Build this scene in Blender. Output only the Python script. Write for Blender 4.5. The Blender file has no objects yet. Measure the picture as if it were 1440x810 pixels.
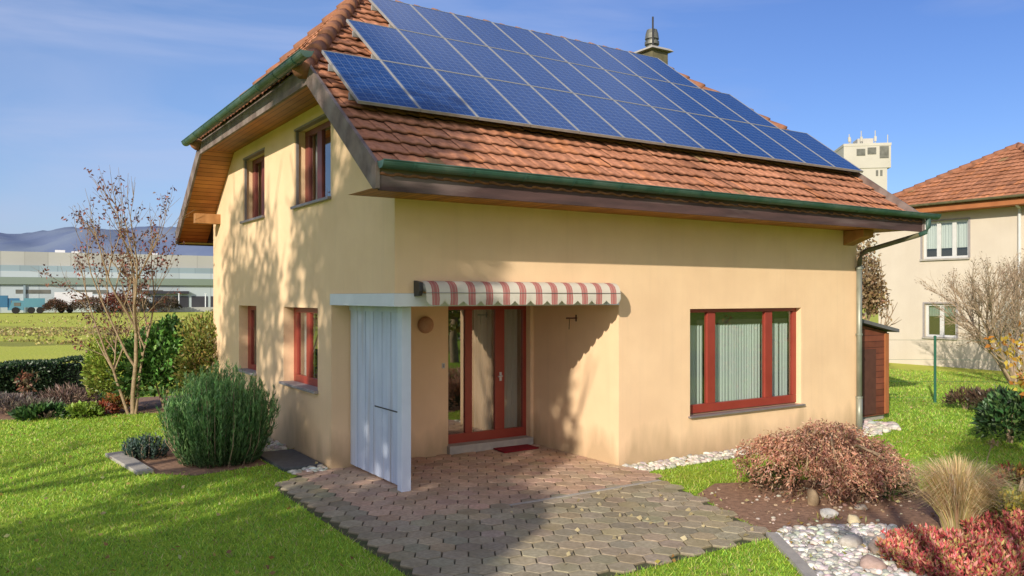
import bpy, bmesh, math, random
import numpy as np
from mathutils import Vector, Matrix

random.seed(7)
RNG = np.random.default_rng(11)
scene = bpy.context.scene
COL = scene.collection
R = math.radians

# ------------------------------------------------------------------ camera frame
CAM = np.array([-4.134, -8.912, 2.45])
YAW = R(56.9)
DV = np.array([math.cos(YAW), math.sin(YAW)])
RV = np.array([math.sin(YAW), -math.cos(YAW)])
FPX = 1143.0

def at(px, depth):
    """ground point seen at image column px (1440 wide photo) and given distance along the view"""
    lat = (px - 720.0) / FPX * depth
    p = CAM[:2] + DV * depth + RV * lat
    return float(p[0]), float(p[1])

# ------------------------------------------------------------------ materials
def nodes_of(m):
    m.use_nodes = True
    nt = m.node_tree
    nt.nodes.clear()
    return nt, nt.nodes, nt.links

def make_mat(name, c1, c2=None, scale=8.0, rough=0.7, bump=0.0, bscale=60.0, metallic=0.0, spec=0.3,
             c3=None, scale3=1.2, amt3=0.5, attr=False, stretch=None, detail=6.0, coat=0.0):
    m = bpy.data.materials.new(name)
    nt, N, L = nodes_of(m)
    out = N.new('ShaderNodeOutputMaterial')
    b = N.new('ShaderNodeBsdfPrincipled')
    L.new(b.outputs[0], out.inputs[0])
    b.inputs['Roughness'].default_value = rough
    b.inputs['Metallic'].default_value = metallic
    b.inputs['Specular IOR Level'].default_value = spec
    b.inputs['Coat Weight'].default_value = coat
    tc = N.new('ShaderNodeTexCoord')
    vec = tc.outputs['Object']
    if stretch:
        mp = N.new('ShaderNodeMapping')
        mp.inputs['Scale'].default_value = stretch
        L.new(vec, mp.inputs['Vector'])
        vec = mp.outputs[0]
    col = None
    if c2 is None:
        c2 = tuple(x * 0.8 for x in c1)
    n1 = N.new('ShaderNodeTexNoise')
    n1.inputs['Scale'].default_value = scale
    n1.inputs['Detail'].default_value = detail
    L.new(vec, n1.inputs['Vector'])
    rmp = N.new('ShaderNodeMapRange')
    rmp.inputs[1].default_value = 0.33
    rmp.inputs[2].default_value = 0.67
    L.new(n1.outputs['Fac'], rmp.inputs[0])
    mx = N.new('ShaderNodeMix'); mx.data_type = 'RGBA'
    mx.inputs[6].default_value = (*c1, 1); mx.inputs[7].default_value = (*c2, 1)
    L.new(rmp.outputs[0], mx.inputs[0])
    col = mx.outputs[2]
    if c3 is not None:
        n3 = N.new('ShaderNodeTexNoise'); n3.inputs['Scale'].default_value = scale3; n3.inputs['Detail'].default_value = 5
        L.new(vec, n3.inputs['Vector'])
        r3 = N.new('ShaderNodeMapRange'); r3.inputs[1].default_value = 0.45; r3.inputs[2].default_value = 0.7
        r3.inputs[4].default_value = amt3
        L.new(n3.outputs['Fac'], r3.inputs[0])
        m3 = N.new('ShaderNodeMix'); m3.data_type = 'RGBA'
        L.new(col, m3.inputs[6]); m3.inputs[7].default_value = (*c3, 1)
        L.new(r3.outputs[0], m3.inputs[0])
        col = m3.outputs[2]
    if attr:
        a = N.new('ShaderNodeAttribute'); a.attribute_name = 'Col'
        ma = N.new('ShaderNodeMix'); ma.data_type = 'RGBA'; ma.blend_type = 'MULTIPLY'
        ma.inputs[0].default_value = 1.0
        L.new(col, ma.inputs[6]); L.new(a.outputs['Color'], ma.inputs[7])
        col = ma.outputs[2]
    L.new(col, b.inputs['Base Color'])
    if bump > 0:
        nb = N.new('ShaderNodeTexNoise'); nb.inputs['Scale'].default_value = bscale; nb.inputs['Detail'].default_value = 4
        L.new(vec, nb.inputs['Vector'])
        bp = N.new('ShaderNodeBump'); bp.inputs['Strength'].default_value = bump; bp.inputs['Distance'].default_value = 0.01
        L.new(nb.outputs['Fac'], bp.inputs['Height'])
        L.new(bp.outputs[0], b.inputs['Normal'])
    return m

def leaf_mat(name, trans=0.35, gloss=0.05, rough=0.5):
    m = bpy.data.materials.new(name)
    nt, N, L = nodes_of(m)
    out = N.new('ShaderNodeOutputMaterial')
    a = N.new('ShaderNodeAttribute'); a.attribute_name = 'Col'
    d = N.new('ShaderNodeBsdfDiffuse'); t = N.new('ShaderNodeBsdfTranslucent')
    g = N.new('ShaderNodeBsdfGlossy'); g.inputs['Roughness'].default_value = rough
    L.new(a.outputs['Color'], d.inputs[0]); L.new(a.outputs['Color'], t.inputs[0])
    m1 = N.new('ShaderNodeMixShader'); m1.inputs[0].default_value = trans
    L.new(d.outputs[0], m1.inputs[1]); L.new(t.outputs[0], m1.inputs[2])
    m2 = N.new('ShaderNodeMixShader'); m2.inputs[0].default_value = gloss
    L.new(m1.outputs[0], m2.inputs[1]); L.new(g.outputs[0], m2.inputs[2])
    L.new(m2.outputs[0], out.inputs[0])
    return m

def glass_mat(name, base=0.10, tint=(1, 1, 1)):
    m = bpy.data.materials.new(name)
    nt, N, L = nodes_of(m)
    out = N.new('ShaderNodeOutputMaterial')
    t = N.new('ShaderNodeBsdfTransparent'); t.inputs[0].default_value = (*tint, 1)
    g = N.new('ShaderNodeBsdfGlossy'); g.inputs['Roughness'].default_value = 0.01
    fr = N.new('ShaderNodeFresnel')
    ge = N.new('ShaderNodeNewGeometry'); io = N.new('ShaderNodeMapRange'); io.inputs[3].default_value = 1.5; io.inputs[4].default_value = 1 / 1.5
    L.new(ge.outputs['Backfacing'], io.inputs[0]); L.new(io.outputs[0], fr.inputs[0])
    ad = N.new('ShaderNodeMath'); ad.operation = 'ADD'; ad.use_clamp = True; ad.inputs[1].default_value = base
    L.new(fr.outputs[0], ad.inputs[0])
    mx = N.new('ShaderNodeMixShader')
    L.new(ad.outputs[0], mx.inputs[0]); L.new(t.outputs[0], mx.inputs[1]); L.new(g.outputs[0], mx.inputs[2])
    L.new(mx.outputs[0], out.inputs[0])
    return m

M = {}
M['stucco'] = make_mat('stucco', (0.91, 0.655, 0.41), (0.87, 0.615, 0.38), scale=2.3, rough=0.92, bump=0.6, bscale=140, spec=0.1,
                       c3=(0.775, 0.54, 0.335), scale3=0.8, amt3=0.6)
def grime(m):
    """splash-dirt along the foot of the wall, faint rain runs"""
    nt = m.node_tree; N, L = nt.nodes, nt.links
    b = [n for n in N if n.type == 'BSDF_PRINCIPLED'][0]
    src = b.inputs['Base Color'].links[0].from_socket
    tc = N.new('ShaderNodeTexCoord'); sp = N.new('ShaderNodeSeparateXYZ'); L.new(tc.outputs['Object'], sp.inputs[0])
    nz = N.new('ShaderNodeTexNoise'); nz.inputs['Scale'].default_value = 3.0; nz.inputs['Detail'].default_value = 6
    mp = N.new('ShaderNodeMapping'); mp.inputs['Scale'].default_value = (1, 1, 0.25); L.new(tc.outputs['Object'], mp.inputs[0]); L.new(mp.outputs[0], nz.inputs['Vector'])
    ad = N.new('ShaderNodeMath'); ad.operation = 'MULTIPLY_ADD'; ad.inputs[1].default_value = -0.9
    L.new(nz.outputs['Fac'], ad.inputs[0]); L.new(sp.outputs['Z'], ad.inputs[2])
    mr = N.new('ShaderNodeMapRange'); mr.inputs[1].default_value = 0.05; mr.inputs[2].default_value = -0.35; mr.inputs[3].default_value = 0; mr.inputs[4].default_value = 0.6
    L.new(ad.outputs[0], mr.inputs[0])
    mx = N.new('ShaderNodeMix'); mx.data_type = 'RGBA'; L.new(mr.outputs[0], mx.inputs[0]); L.new(src, mx.inputs[6]); mx.inputs[7].default_value = (0.36, 0.26, 0.15, 1)
    L.new(mx.outputs[2], b.inputs['Base Color'])
grime(M['stucco'])
def streaks(m, amt):
    nt = m.node_tree; N, L = nt.nodes, nt.links
    b = [n for n in N if n.type == 'BSDF_PRINCIPLED'][0]
    src = b.inputs['Base Color'].links[0].from_socket
    tc = N.new('ShaderNodeTexCoord'); mp = N.new('ShaderNodeMapping'); mp.inputs['Scale'].default_value = (5, 5, 0.22); L.new(tc.outputs['Object'], mp.inputs[0])
    nz = N.new('ShaderNodeTexNoise'); nz.inputs['Scale'].default_value = 2.0; nz.inputs['Detail'].default_value = 8; L.new(mp.outputs[0], nz.inputs['Vector'])
    mr = N.new('ShaderNodeMapRange'); mr.inputs[1].default_value = 0.52; mr.inputs[2].default_value = 0.75; mr.inputs[4].default_value = amt; L.new(nz.outputs['Fac'], mr.inputs[0])
    gr = N.new('ShaderNodeTexNoise'); gr.inputs['Scale'].default_value = 160; gr.inputs['Detail'].default_value = 2; L.new(tc.outputs['Object'], gr.inputs['Vector'])
    g2 = N.new('ShaderNodeMapRange'); g2.inputs[1].default_value = 0.35; g2.inputs[2].default_value = 0.65; g2.inputs[3].default_value = 0.90; g2.inputs[4].default_value = 1.05; L.new(gr.outputs['Fac'], g2.inputs[0])
    x = N.new('ShaderNodeMix'); x.data_type = 'RGBA'; L.new(mr.outputs[0], x.inputs[0]); L.new(src, x.inputs[6]); x.inputs[7].default_value = (0.42, 0.31, 0.20, 1)
    v = N.new('ShaderNodeMix'); v.data_type = 'RGBA'; v.blend_type = 'MULTIPLY'; v.inputs[0].default_value = 1; L.new(x.outputs[2], v.inputs[6]); L.new(g2.outputs[0], v.inputs[7])
    L.new(v.outputs[2], b.inputs['Base Color'])
streaks(M['stucco'], 0.075)
M['cream'] = make_mat('cream_render', (0.62, 0.55, 0.45), (0.58, 0.51, 0.415), scale=1.2, rough=0.9, bump=0.2, bscale=120, spec=0.1)
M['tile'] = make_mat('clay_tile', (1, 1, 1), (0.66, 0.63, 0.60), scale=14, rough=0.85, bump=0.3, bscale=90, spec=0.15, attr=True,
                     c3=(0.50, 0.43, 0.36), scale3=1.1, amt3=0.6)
M['ridge'] = make_mat('ridge_tile', (0.34, 0.15, 0.085), (0.22, 0.11, 0.07), scale=7, rough=0.9, bump=0.4, bscale=50, spec=0.1)
M['soffit'] = make_mat('soffit_wood', (0.42, 0.17, 0.045), (0.30, 0.11, 0.03), scale=3, rough=0.55, stretch=(1, 1, 1), bump=0.1)
M['greywood'] = make_mat('weathered_board', (0.23, 0.17, 0.145), (0.13, 0.095, 0.085), scale=5, rough=0.8, bump=0.3, bscale=40,
                         c3=(0.32, 0.27, 0.25), scale3=3.0, amt3=0.6)
M['fascia'] = make_mat('fascia_board', (0.105, 0.058, 0.056), (0.06, 0.036, 0.036), scale=4, rough=0.75, bump=0.3, bscale=40, stretch=(0.4, 1, 3),
                       c3=(0.24, 0.18, 0.17), scale3=1.6, amt3=0.8)
M['purlin'] = make_mat('purlin_wood', (0.42, 0.21, 0.08), (0.30, 0.14, 0.05), scale=6, rough=0.6)
M['green'] = make_mat('green_metal', (0.036, 0.10, 0.076), (0.026, 0.075, 0.058), scale=6, rough=0.45, spec=0.5, c3=(0.12, 0.17, 0.145), scale3=2.5, amt3=0.7)
M['zinc'] = make_mat('zinc_pipe', (0.30, 0.31, 0.25), (0.22, 0.235, 0.19), scale=5, rough=0.45, metallic=0.35, spec=0.5)
M['redframe'] = make_mat('red_frame', (0.30, 0.045, 0.028), (0.26, 0.036, 0.022), scale=4, rough=0.38, spec=0.5)
M['darkframe'] = make_mat('brown_frame', (0.20, 0.045, 0.035), (0.16, 0.035, 0.03), scale=4, rough=0.4, spec=0.5)
streaks(M['cream'], 0.06)
M['sill'] = make_mat('stone_sill', (0.34, 0.31, 0.30), (0.27, 0.25, 0.25), scale=20, rough=0.6)
M['sillmetal'] = make_mat('metal_sill', (0.30, 0.27, 0.27), (0.25, 0.22, 0.22), scale=6, rough=0.45, metallic=0.4)
M['white'] = make_mat('white_paint', (0.62, 0.62, 0.60), (0.56, 0.56, 0.54), scale=5, rough=0.5)
M['lintel'] = make_mat('pale_beam', (0.72, 0.75, 0.79), (0.65, 0.68, 0.72), scale=3, rough=0.6)
M['board'] = make_mat('blue_board', (0.62, 0.69, 0.82), (0.50, 0.57, 0.70), scale=4, rough=0.65, stretch=(1, 1, 0.25), bump=0.15, bscale=30)
streaks(M['board'], 0.45)
M['postwhite'] = make_mat('post_paint', (0.66, 0.72, 0.82), (0.60, 0.66, 0.76), scale=4, rough=0.5)
M['glass'] = glass_mat('window_glass', 0.10, (0.93, 0.97, 0.95))
M['doorglass'] = glass_mat('door_glass', 0.30, (0.8, 0.85, 0.82))
M['skyglass'] = glass_mat('upper_glass', 0.30, (0.8, 0.85, 0.85))
M['interior'] = make_mat('dark_interior', (0.035, 0.03, 0.026), rough=0.9)
M['concrete'] = make_mat('concrete', (0.42, 0.39, 0.34), (0.33, 0.31, 0.28), scale=9, rough=0.85, bump=0.2, bscale=80)
M['slate'] = make_mat('dark_slab', (0.105, 0.11, 0.12), (0.08, 0.085, 0.095), scale=12, rough=0.7, bump=0.15)
M['mat'] = make_mat('red_mat', (0.25, 0.012, 0.022), (0.19, 0.009, 0.017), scale=60, rough=0.95, bump=0.6, bscale=200)
M['dark'] = make_mat('dark_metal', (0.045, 0.043, 0.042), rough=0.5, spec=0.4)
M['rust'] = make_mat('rust_metal', (0.11, 0.045, 0.03), rough=0.7)
M['chimney'] = make_mat('chimney_clad', (0.17, 0.15, 0.085), (0.11, 0.10, 0.055), scale=6, rough=0.75)
M['cowl'] = make_mat('cowl_metal', (0.20, 0.20, 0.17), (0.13, 0.13, 0.115), scale=8, rough=0.5, metallic=0.5)
M['panelframe'] = make_mat('alu_frame', (0.40, 0.40, 0.385), rough=0.45, metallic=0.2)
M['lamp'] = make_mat('lamp_cover', (0.50, 0.29, 0.17), (0.44, 0.24, 0.14), scale=30, rough=0.6)
M['shed'] = make_mat('shed_wood', (0.20, 0.062, 0.032), (0.13, 0.036, 0.02), scale=5, rough=0.75, stretch=(1, 1, 6), bump=0.3, bscale=30,
                     c3=(0.08, 0.025, 0.018), scale3=0.9, amt3=0.7)
M['shedroof'] = make_mat('shed_roof', (0.15, 0.15, 0.15), (0.11, 0.11, 0.11), scale=6, rough=0.8)
M['bark'] = make_mat('bark', (0.37, 0.27, 0.165), (0.22, 0.16, 0.10), scale=18, rough=0.9, bump=0.4, bscale=50)
M['twig'] = make_mat('twig', (0.40, 0.30, 0.20), (0.28, 0.205, 0.14), scale=10, rough=0.9)
M['leaf'] = leaf_mat('leaf', 0.35, 0.04)
M['leafgloss'] = leaf_mat('glossy_leaf', 0.25, 0.06, 0.5)
M['grass'] = leaf_mat('grass_blade', 0.45, 0.03)
M['stone'] = make_mat('pebble', (1, 1, 1), (0.75, 0.74, 0.72), scale=22, rough=0.85, attr=True, bump=0.2, bscale=60)
M['paver'] = make_mat('paver', (1, 1, 1), (0.72, 0.71, 0.70), scale=26, rough=0.9, attr=True, bump=0.45, bscale=110,
                      c3=(0.60, 0.60, 0.50), scale3=2.6, amt3=0.55)
M['soil'] = make_mat('soil', (0.36, 0.215, 0.14), (0.21, 0.125, 0.08), scale=14, rough=0.95, bump=0.8, bscale=60)
M['joint'] = make_mat('joint_sand', (0.12, 0.105, 0.06), (0.065, 0.08, 0.03), scale=10, rough=0.95, bump=0.5, bscale=90)
M['hall1'] = make_mat('hall_pale', (0.44, 0.50, 0.53), (0.40, 0.46, 0.49), scale=0.05, rough=0.6)
M['hall2'] = make_mat('hall_blue', (0.27, 0.35, 0.39), (0.24, 0.31, 0.35), scale=0.05, rough=0.6)
M['hall3'] = make_mat('hall_green', (0.21, 0.26, 0.22), (0.18, 0.23, 0.19), scale=0.05, rough=0.6)
M['hallroof'] = make_mat('hall_roof', (0.42, 0.42, 0.39), (0.36, 0.36, 0.34), scale=0.08, rough=0.7)
M['halldark'] = make_mat('hall_dock', (0.035, 0.035, 0.045), (0.06, 0.06, 0.075), scale=0.2, rough=0.6)
M['truckblue'] = make_mat('truck_blue', (0.05, 0.16, 0.28), (0.045, 0.14, 0.25), scale=0.5, rough=0.4)
M['truckteal'] = make_mat('truck_teal', (0.10, 0.25, 0.32), (0.09, 0.22, 0.29), scale=0.5, rough=0.4)
M['truckwhite'] = make_mat('truck_white', (0.72, 0.72, 0.72), (0.66, 0.66, 0.66), scale=0.5, rough=0.4)
M['tyre'] = make_mat('tyre', (0.02, 0.02, 0.02), rough=0.8)
M['tower'] = make_mat('tower_concrete', (0.47, 0.45, 0.40), (0.42, 0.40, 0.35), scale=0.15, rough=0.8)
M['towerwin'] = make_mat('tower_window', (0.10, 0.10, 0.085), (0.16, 0.16, 0.14), scale=1.0, rough=0.3)
M['fencegreen'] = make_mat('fence_green', (0.02, 0.12, 0.075), (0.02, 0.10, 0.06), scale=5, rough=0.5)
M['orangewood'] = make_mat('neighbour_eave', (0.40, 0.15, 0.055), (0.34, 0.12, 0.045), scale=3, rough=0.7)

def curtain_mat(name, c):
    m = bpy.data.materials.new(name)
    nt, N, L = nodes_of(m)
    out = N.new('ShaderNodeOutputMaterial')
    d = N.new('ShaderNodeBsdfDiffuse'); t = N.new('ShaderNodeBsdfTranslucent')
    d.inputs[0].default_value = (*c, 1); t.inputs[0].default_value = (*c, 1)
    mx = N.new('ShaderNodeMixShader'); mx.inputs[0].default_value = 0.25
    L.new(d.outputs[0], mx.inputs[1]); L.new(t.outputs[0], mx.inputs[2]); L.new(mx.outputs[0], out.inputs[0])
    return m
M['curtain'] = curtain_mat('pale_curtain', (0.58, 0.66, 0.62))
M['curtain2'] = curtain_mat('grey_curtain', (0.70, 0.74, 0.70))
M['curtainred'] = curtain_mat('rust_curtain', (0.42, 0.20, 0.13))

def math_node(N, L, op, a, b=None, clamp=False):
    n = N.new('ShaderNodeMath'); n.operation = op; n.use_clamp = clamp
    for i, v in enumerate((a, b)):
        if v is None: continue
        if isinstance(v, (int, float)): n.inputs[i].default_value = v
        else: L.new(v, n.inputs[i])
    return n.outputs[0]

def awning_mat():
    m = bpy.data.materials.new('striped_canvas')
    nt, N, L = nodes_of(m)
    out = N.new('ShaderNodeOutputMaterial')
    tc = N.new('ShaderNodeTexCoord'); sp = N.new('ShaderNodeSeparateXYZ')
    L.new(tc.outputs['Object'], sp.inputs[0])
    f = math_node(N, L, 'FRACT', math_node(N, L, 'DIVIDE', math_node(N, L, 'SUBTRACT', sp.outputs['X'], 0.30), 0.2517))
    def band(lo, hi):
        return math_node(N, L, 'MULTIPLY', math_node(N, L, 'GREATER_THAN', f, lo), math_node(N, L, 'LESS_THAN', f, hi))
    red = band(0.30, 0.70)
    lite = math_node(N, L, 'ADD', band(0.38, 0.42), band(0.58, 0.62))
    c1 = N.new('ShaderNodeMix'); c1.data_type = 'RGBA'
    c1.inputs[6].default_value = (0.74, 0.69, 0.60, 1); c1.inputs[7].default_value = (0.52, 0.20, 0.185, 1)
    L.new(red, c1.inputs[0])
    c2 = N.new('ShaderNodeMix'); c2.data_type = 'RGBA'; L.new(c1.outputs[2], c2.inputs[6])
    c2.inputs[7].default_value = (0.55, 0.36, 0.32, 1); L.new(lite, c2.inputs[0])
    nz = N.new('ShaderNodeTexNoise'); nz.inputs['Scale'].default_value = 6; L.new(tc.outputs['Object'], nz.inputs['Vector'])
    c3 = N.new('ShaderNodeMix'); c3.data_type = 'RGBA'; c3.blend_type = 'MULTIPLY'
    L.new(math_node(N, L, 'MULTIPLY', nz.outputs['Fac'], 0.5), c3.inputs[0])
    L.new(c2.outputs[2], c3.inputs[6]); c3.inputs[7].default_value = (0.8, 0.78, 0.72, 1)
    d = N.new('ShaderNodeBsdfDiffuse'); t = N.new('ShaderNodeBsdfTranslucent')
    L.new(c3.outputs[2], d.inputs[0]); L.new(c3.outputs[2], t.inputs[0])
    mx = N.new('ShaderNodeMixShader'); mx.inputs[0].default_value = 0.15
    L.new(d.outputs[0], mx.inputs[1]); L.new(t.outputs[0], mx.inputs[2]); L.new(mx.outputs[0], out.inputs[0])
    return m
M['awning'] = awning_mat()

def solar_mat():
    m = bpy.data.materials.new('solar_cells')
    nt, N, L = nodes_of(m)
    out = N.new('ShaderNodeOutputMaterial'); b = N.new('ShaderNodeBsdfPrincipled'); L.new(b.outputs[0], out.inputs[0])
    tc = N.new('ShaderNodeTexCoord'); sp = N.new('ShaderNodeSeparateXYZ'); L.new(tc.outputs['Object'], sp.inputs[0])
    def grid(coord, off, pitch, w):
        f = math_node(N, L, 'FRACT', math_node(N, L, 'DIVIDE', math_node(N, L, 'ADD', coord, off), pitch))
        a = math_node(N, L, 'ABSOLUTE', math_node(N, L, 'SUBTRACT', f, 0.5))
        return math_node(N, L, 'GREATER_THAN', a, 0.5 - w)
    gx = grid(sp.outputs['X'], 0.0, 0.1275, 0.05)
    gy = grid(sp.outputs['Y'], 0.0, 0.1275, 0.05)
    bus = grid(sp.outputs['X'], 0.0, 0.1275 / 3, 0.05)
    g = math_node(N, L, 'MAXIMUM', math_node(N, L, 'MULTIPLY', math_node(N, L, 'MAXIMUM', gx, gy), 0.40), math_node(N, L, 'MULTIPLY', bus, 0.30))
    vo = N.new('ShaderNodeTexVoronoi'); vo.inputs['Scale'].default_value = 30; L.new(tc.outputs['Object'], vo.inputs['Vector'])
    sc = N.new('ShaderNodeMix'); sc.data_type = 'RGBA'
    sc.inputs[6].default_value = (0.007, 0.036, 0.15, 1); sc.inputs[7].default_value = (0.011, 0.056, 0.215, 1)
    L.new(vo.outputs['Color'], sc.inputs[0])
    mx = N.new('ShaderNodeMix'); mx.data_type = 'RGBA'
    L.new(g, mx.inputs[0]); L.new(sc.outputs[2], mx.inputs[6]); mx.inputs[7].default_value = (0.20, 0.27, 0.38, 1)
    L.new(mx.outputs[2], b.inputs['Base Color'])
    b.inputs['Roughness'].default_value = 0.10
    b.inputs['Specular IOR Level'].default_value = 0.4
    b.inputs['Coat Weight'].default_value = 0.1; b.inputs['Coat Roughness'].default_value = 0.03
    return m
M['solar'] = solar_mat()

def plank_mat(name, c1, c2, axis, pitch, gap=(0.02, 0.01, 0.005)):
    m = make_mat(name, c1, c2, scale=2.5, rough=0.55, bump=0.0)
    nt = m.node_tree; N, L = nt.nodes, nt.links
    b = [n for n in N if n.type == 'BSDF_PRINCIPLED'][0]
    src = b.inputs['Base Color'].links[0].from_socket
    tc = N.new('ShaderNodeTexCoord'); sp = N.new('ShaderNodeSeparateXYZ'); L.new(tc.outputs['Object'], sp.inputs[0])
    q = math_node(N, L, 'DIVIDE', sp.outputs[axis], pitch)
    f = math_node(N, L, 'FRACT', q); fl = math_node(N, L, 'FLOOR', q)
    wn = N.new('ShaderNodeTexWhiteNoise'); wn.noise_dimensions = '1D'; L.new(fl, wn.inputs['W'])
    g = math_node(N, L, 'LESS_THAN', f, 0.09)
    v = N.new('ShaderNodeMix'); v.data_type = 'RGBA'; v.blend_type = 'MULTIPLY'; v.inputs[0].default_value = 1
    cr = N.new('ShaderNodeMapRange'); cr.inputs[3].default_value = 0.75; cr.inputs[4].default_value = 1.15; L.new(wn.outputs[0], cr.inputs[0])
    L.new(src, v.inputs[6]); L.new(cr.outputs[0], v.inputs[7])
    mx = N.new('ShaderNodeMix'); mx.data_type = 'RGBA'; L.new(g, mx.inputs[0]); L.new(v.outputs[2], mx.inputs[6]); mx.inputs[7].default_value = (*gap, 1)
    L.new(mx.outputs[2], b.inputs['Base Color'])
    return m
M['soffit_z'] = plank_mat('soffit_planks_slope', (0.50, 0.21, 0.055), (0.38, 0.145, 0.038), 'Y', 0.095)
M['soffit_h'] = plank_mat('soffit_planks_flat', (0.50, 0.20, 0.05), (0.38, 0.14, 0.035), 'X', 0.105)
M['shed'] = plank_mat('shed_planks', (0.24, 0.075, 0.04), (0.15, 0.042, 0.024), 'Z', 0.12, (0.05, 0.015, 0.01))

# ------------------------------------------------------------------ mesh helpers
def link(o, parent=None):
    COL.objects.link(o)
    if parent is not None: o.parent = parent
    return o

def root_loc(p):
    x = Vector((0, 0, 0))
    while p is not None:
        x += Vector(p.location); p = p.parent
    return x

def mesh_np(name, V, F, mat, parent=None, colors=None, smooth=False, loc=None):
    V = np.asarray(V, dtype=np.float32).reshape(-1, 3)
    F = np.asarray(F, dtype=np.int32)
    off = np.array(loc if loc is not None else root_loc(parent), dtype=np.float32)
    V = V - off
    me = bpy.data.meshes.new(name)
    k = F.shape[1]
    me.vertices.add(len(V)); me.vertices.foreach_set('co', V.ravel())
    me.loops.add(F.size); me.loops.foreach_set('vertex_index', F.ravel())
    me.polygons.add(len(F))
    me.polygons.foreach_set('loop_start', np.arange(0, F.size, k, dtype=np.int32))
    me.polygons.foreach_set('loop_total', np.full(len(F), k, dtype=np.int32))
    if smooth: me.polygons.foreach_set('use_smooth', np.ones(len(F), dtype=bool))
    me.update(calc_edges=True)
    if colors is not None:
        a = me.attributes.new('Col', 'FLOAT_COLOR', 'POINT')
        c = np.ones((len(V), 4), dtype=np.float32); c[:, :3] = colors
        a.data.foreach_set('color', c.ravel())
    me.materials.append(mat)
    o = bpy.data.objects.new(name, me)
    link(o, parent)
    if loc is not None: o.location = loc
    return o

class MB:
    def __init__(s): s.V = []; s.F = []
    def v(s, p): s.V.append(tuple(float(q) for q in p)); return len(s.V) - 1
    def face(s, pts): s.F.append([s.v(p) for p in pts])
    def box(s, x0, y0, z0, x1, y1, z1):
        if x0 > x1: x0, x1 = x1, x0
        if y0 > y1: y0, y1 = y1, y0
        if z0 > z1: z0, z1 = z1, z0
        i = len(s.V)
        for z in (z0, z1):
            s.V += [(x0, y0, z), (x1, y0, z), (x1, y1, z), (x0, y1, z)]
        for f in ((0, 3, 2, 1), (4, 5, 6, 7), (0, 1, 5, 4), (1, 2, 6, 5), (2, 3, 7, 6), (3, 0, 4, 7)):
            s.F.append([i + q for q in f])
        return s
    def hexa(s, b, t):
        i = len(s.V); s.V += [tuple(p) for p in b] + [tuple(p) for p in t]
        n = len(b)
        s.F.append([i + q for q in range(n)][::-1]); s.F.append([i + n + q for q in range(n)])
        for q in range(n):
            r = (q + 1) % n
            s.F.append([i + q, i + r, i + n + r, i + n + q])
        return s
    def prism(s, poly, z0, z1):
        return s.hexa([(p[0], p[1], z0) for p in poly], [(p[0], p[1], z1) for p in poly])
    def extr(s, poly3, d):
        d = Vector(d)
        return s.hexa([tuple(Vector(p)) for p in poly3], [tuple(Vector(p) + d) for p in poly3])
    def tube(s, pts, r, n=8, cap=True):
        pts = [Vector(p) for p in pts]
        rs = r if isinstance(r, (list, tuple)) else [r] * len(pts)
        rings = []
        up = Vector((0, 0, 1))
        for k, p in enumerate(pts):
            d = (pts[min(k + 1, len(pts) - 1)] - pts[max(k - 1, 0)])
            if d.length < 1e-9: d = Vector((0, 0, 1))
            d.normalize()
            a = d.cross(up if abs(d.z) < 0.95 else Vector((1, 0, 0))).normalized(); b = d.cross(a)
            rings.append([s.v(p + (a * math.cos(2 * math.pi * q / n) + b * math.sin(2 * math.pi * q / n)) * rs[k]) for q in range(n)])
        for k in range(len(rings) - 1):
            for q in range(n):
                s.F.append([rings[k][q], rings[k][(q + 1) % n], rings[k + 1][(q + 1) % n], rings[k + 1][q]])
        if cap:
            s.F.append(rings[0]); s.F.append(rings[-1][::-1])
        return s
    def lathe(s, prof, c, n=20):
        rings = []
        for r, z in prof:
            rings.append([s.v((c[0] + r * math.cos(2 * math.pi * q / n), c[1] + r * math.sin(2 * math.pi * q / n), c[2] + z)) for q in range(n)])
        for k in range(len(rings) - 1):
            for q in range(n):
                s.F.append([rings[k][q], rings[k][(q + 1) % n], rings[k + 1][(q + 1) % n], rings[k + 1][q]])
        s.F.append(rings[0][::-1]); s.F.append(rings[-1])
        return s
    def build(s, name, mat, parent=None, smooth=False, loc=None, bevel=0.0, fix=True):
        off = Vector(loc) if loc is not None else root_loc(parent)
        me = bpy.data.meshes.new(name)
        me.from_pydata([(v[0] - off.x, v[1] - off.y, v[2] - off.z) for v in s.V], [], s.F)
        if fix:
            bm = bmesh.new(); bm.from_mesh(me); bmesh.ops.recalc_face_normals(bm, faces=bm.faces); bm.to_mesh(me); bm.free()
        if smooth:
            for p in me.polygons: p.use_smooth = True
        me.materials.append(mat)
        o = bpy.data.objects.new(name, me); link(o, parent)
        if loc is not None: o.location = loc
        if bevel > 0:
            md = o.modifiers.new('bevel', 'BEVEL'); md.width = bevel; md.segments = 2; md.limit_method = 'ANGLE'
        return o

def tag(o, label=None, cat=None, group=None, kind=None):
    if label: o['label'] = label
    if cat: o['category'] = cat
    if group: o['group'] = group
    if kind: o['kind'] = kind
    return o

def thing(name, loc, label, cat, group=None):
    o = bpy.data.objects.new(name, None); o.empty_display_size = 0.2
    COL.objects.link(o); o.location = loc
    return tag(o, label, cat, group)

def copy_tree(o, parent=None):
    c = o.copy(); COL.objects.link(c); c.parent = parent
    for ch in list(o.children): copy_tree(ch, c)
    return c

def in_poly(x, y, poly):
    x = np.asarray(x); y = np.asarray(y)
    ins = np.zeros(x.shape, dtype=bool)
    n = len(poly)
    for i in range(n):
        x0, y0 = poly[i]; x1, y1 = poly[(i + 1) % n]
        c = ((y0 > y) != (y1 > y)) & (x < (x1 - x0) * (y - y0) / ((y1 - y0) if y1 != y0 else 1e-9) + x0)
        ins ^= c
    return ins

# ------------------------------------------------------------------ foliage helpers
def norm(a): return a / np.maximum(np.linalg.norm(a, axis=1, keepdims=True), 1e-9)

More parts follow.
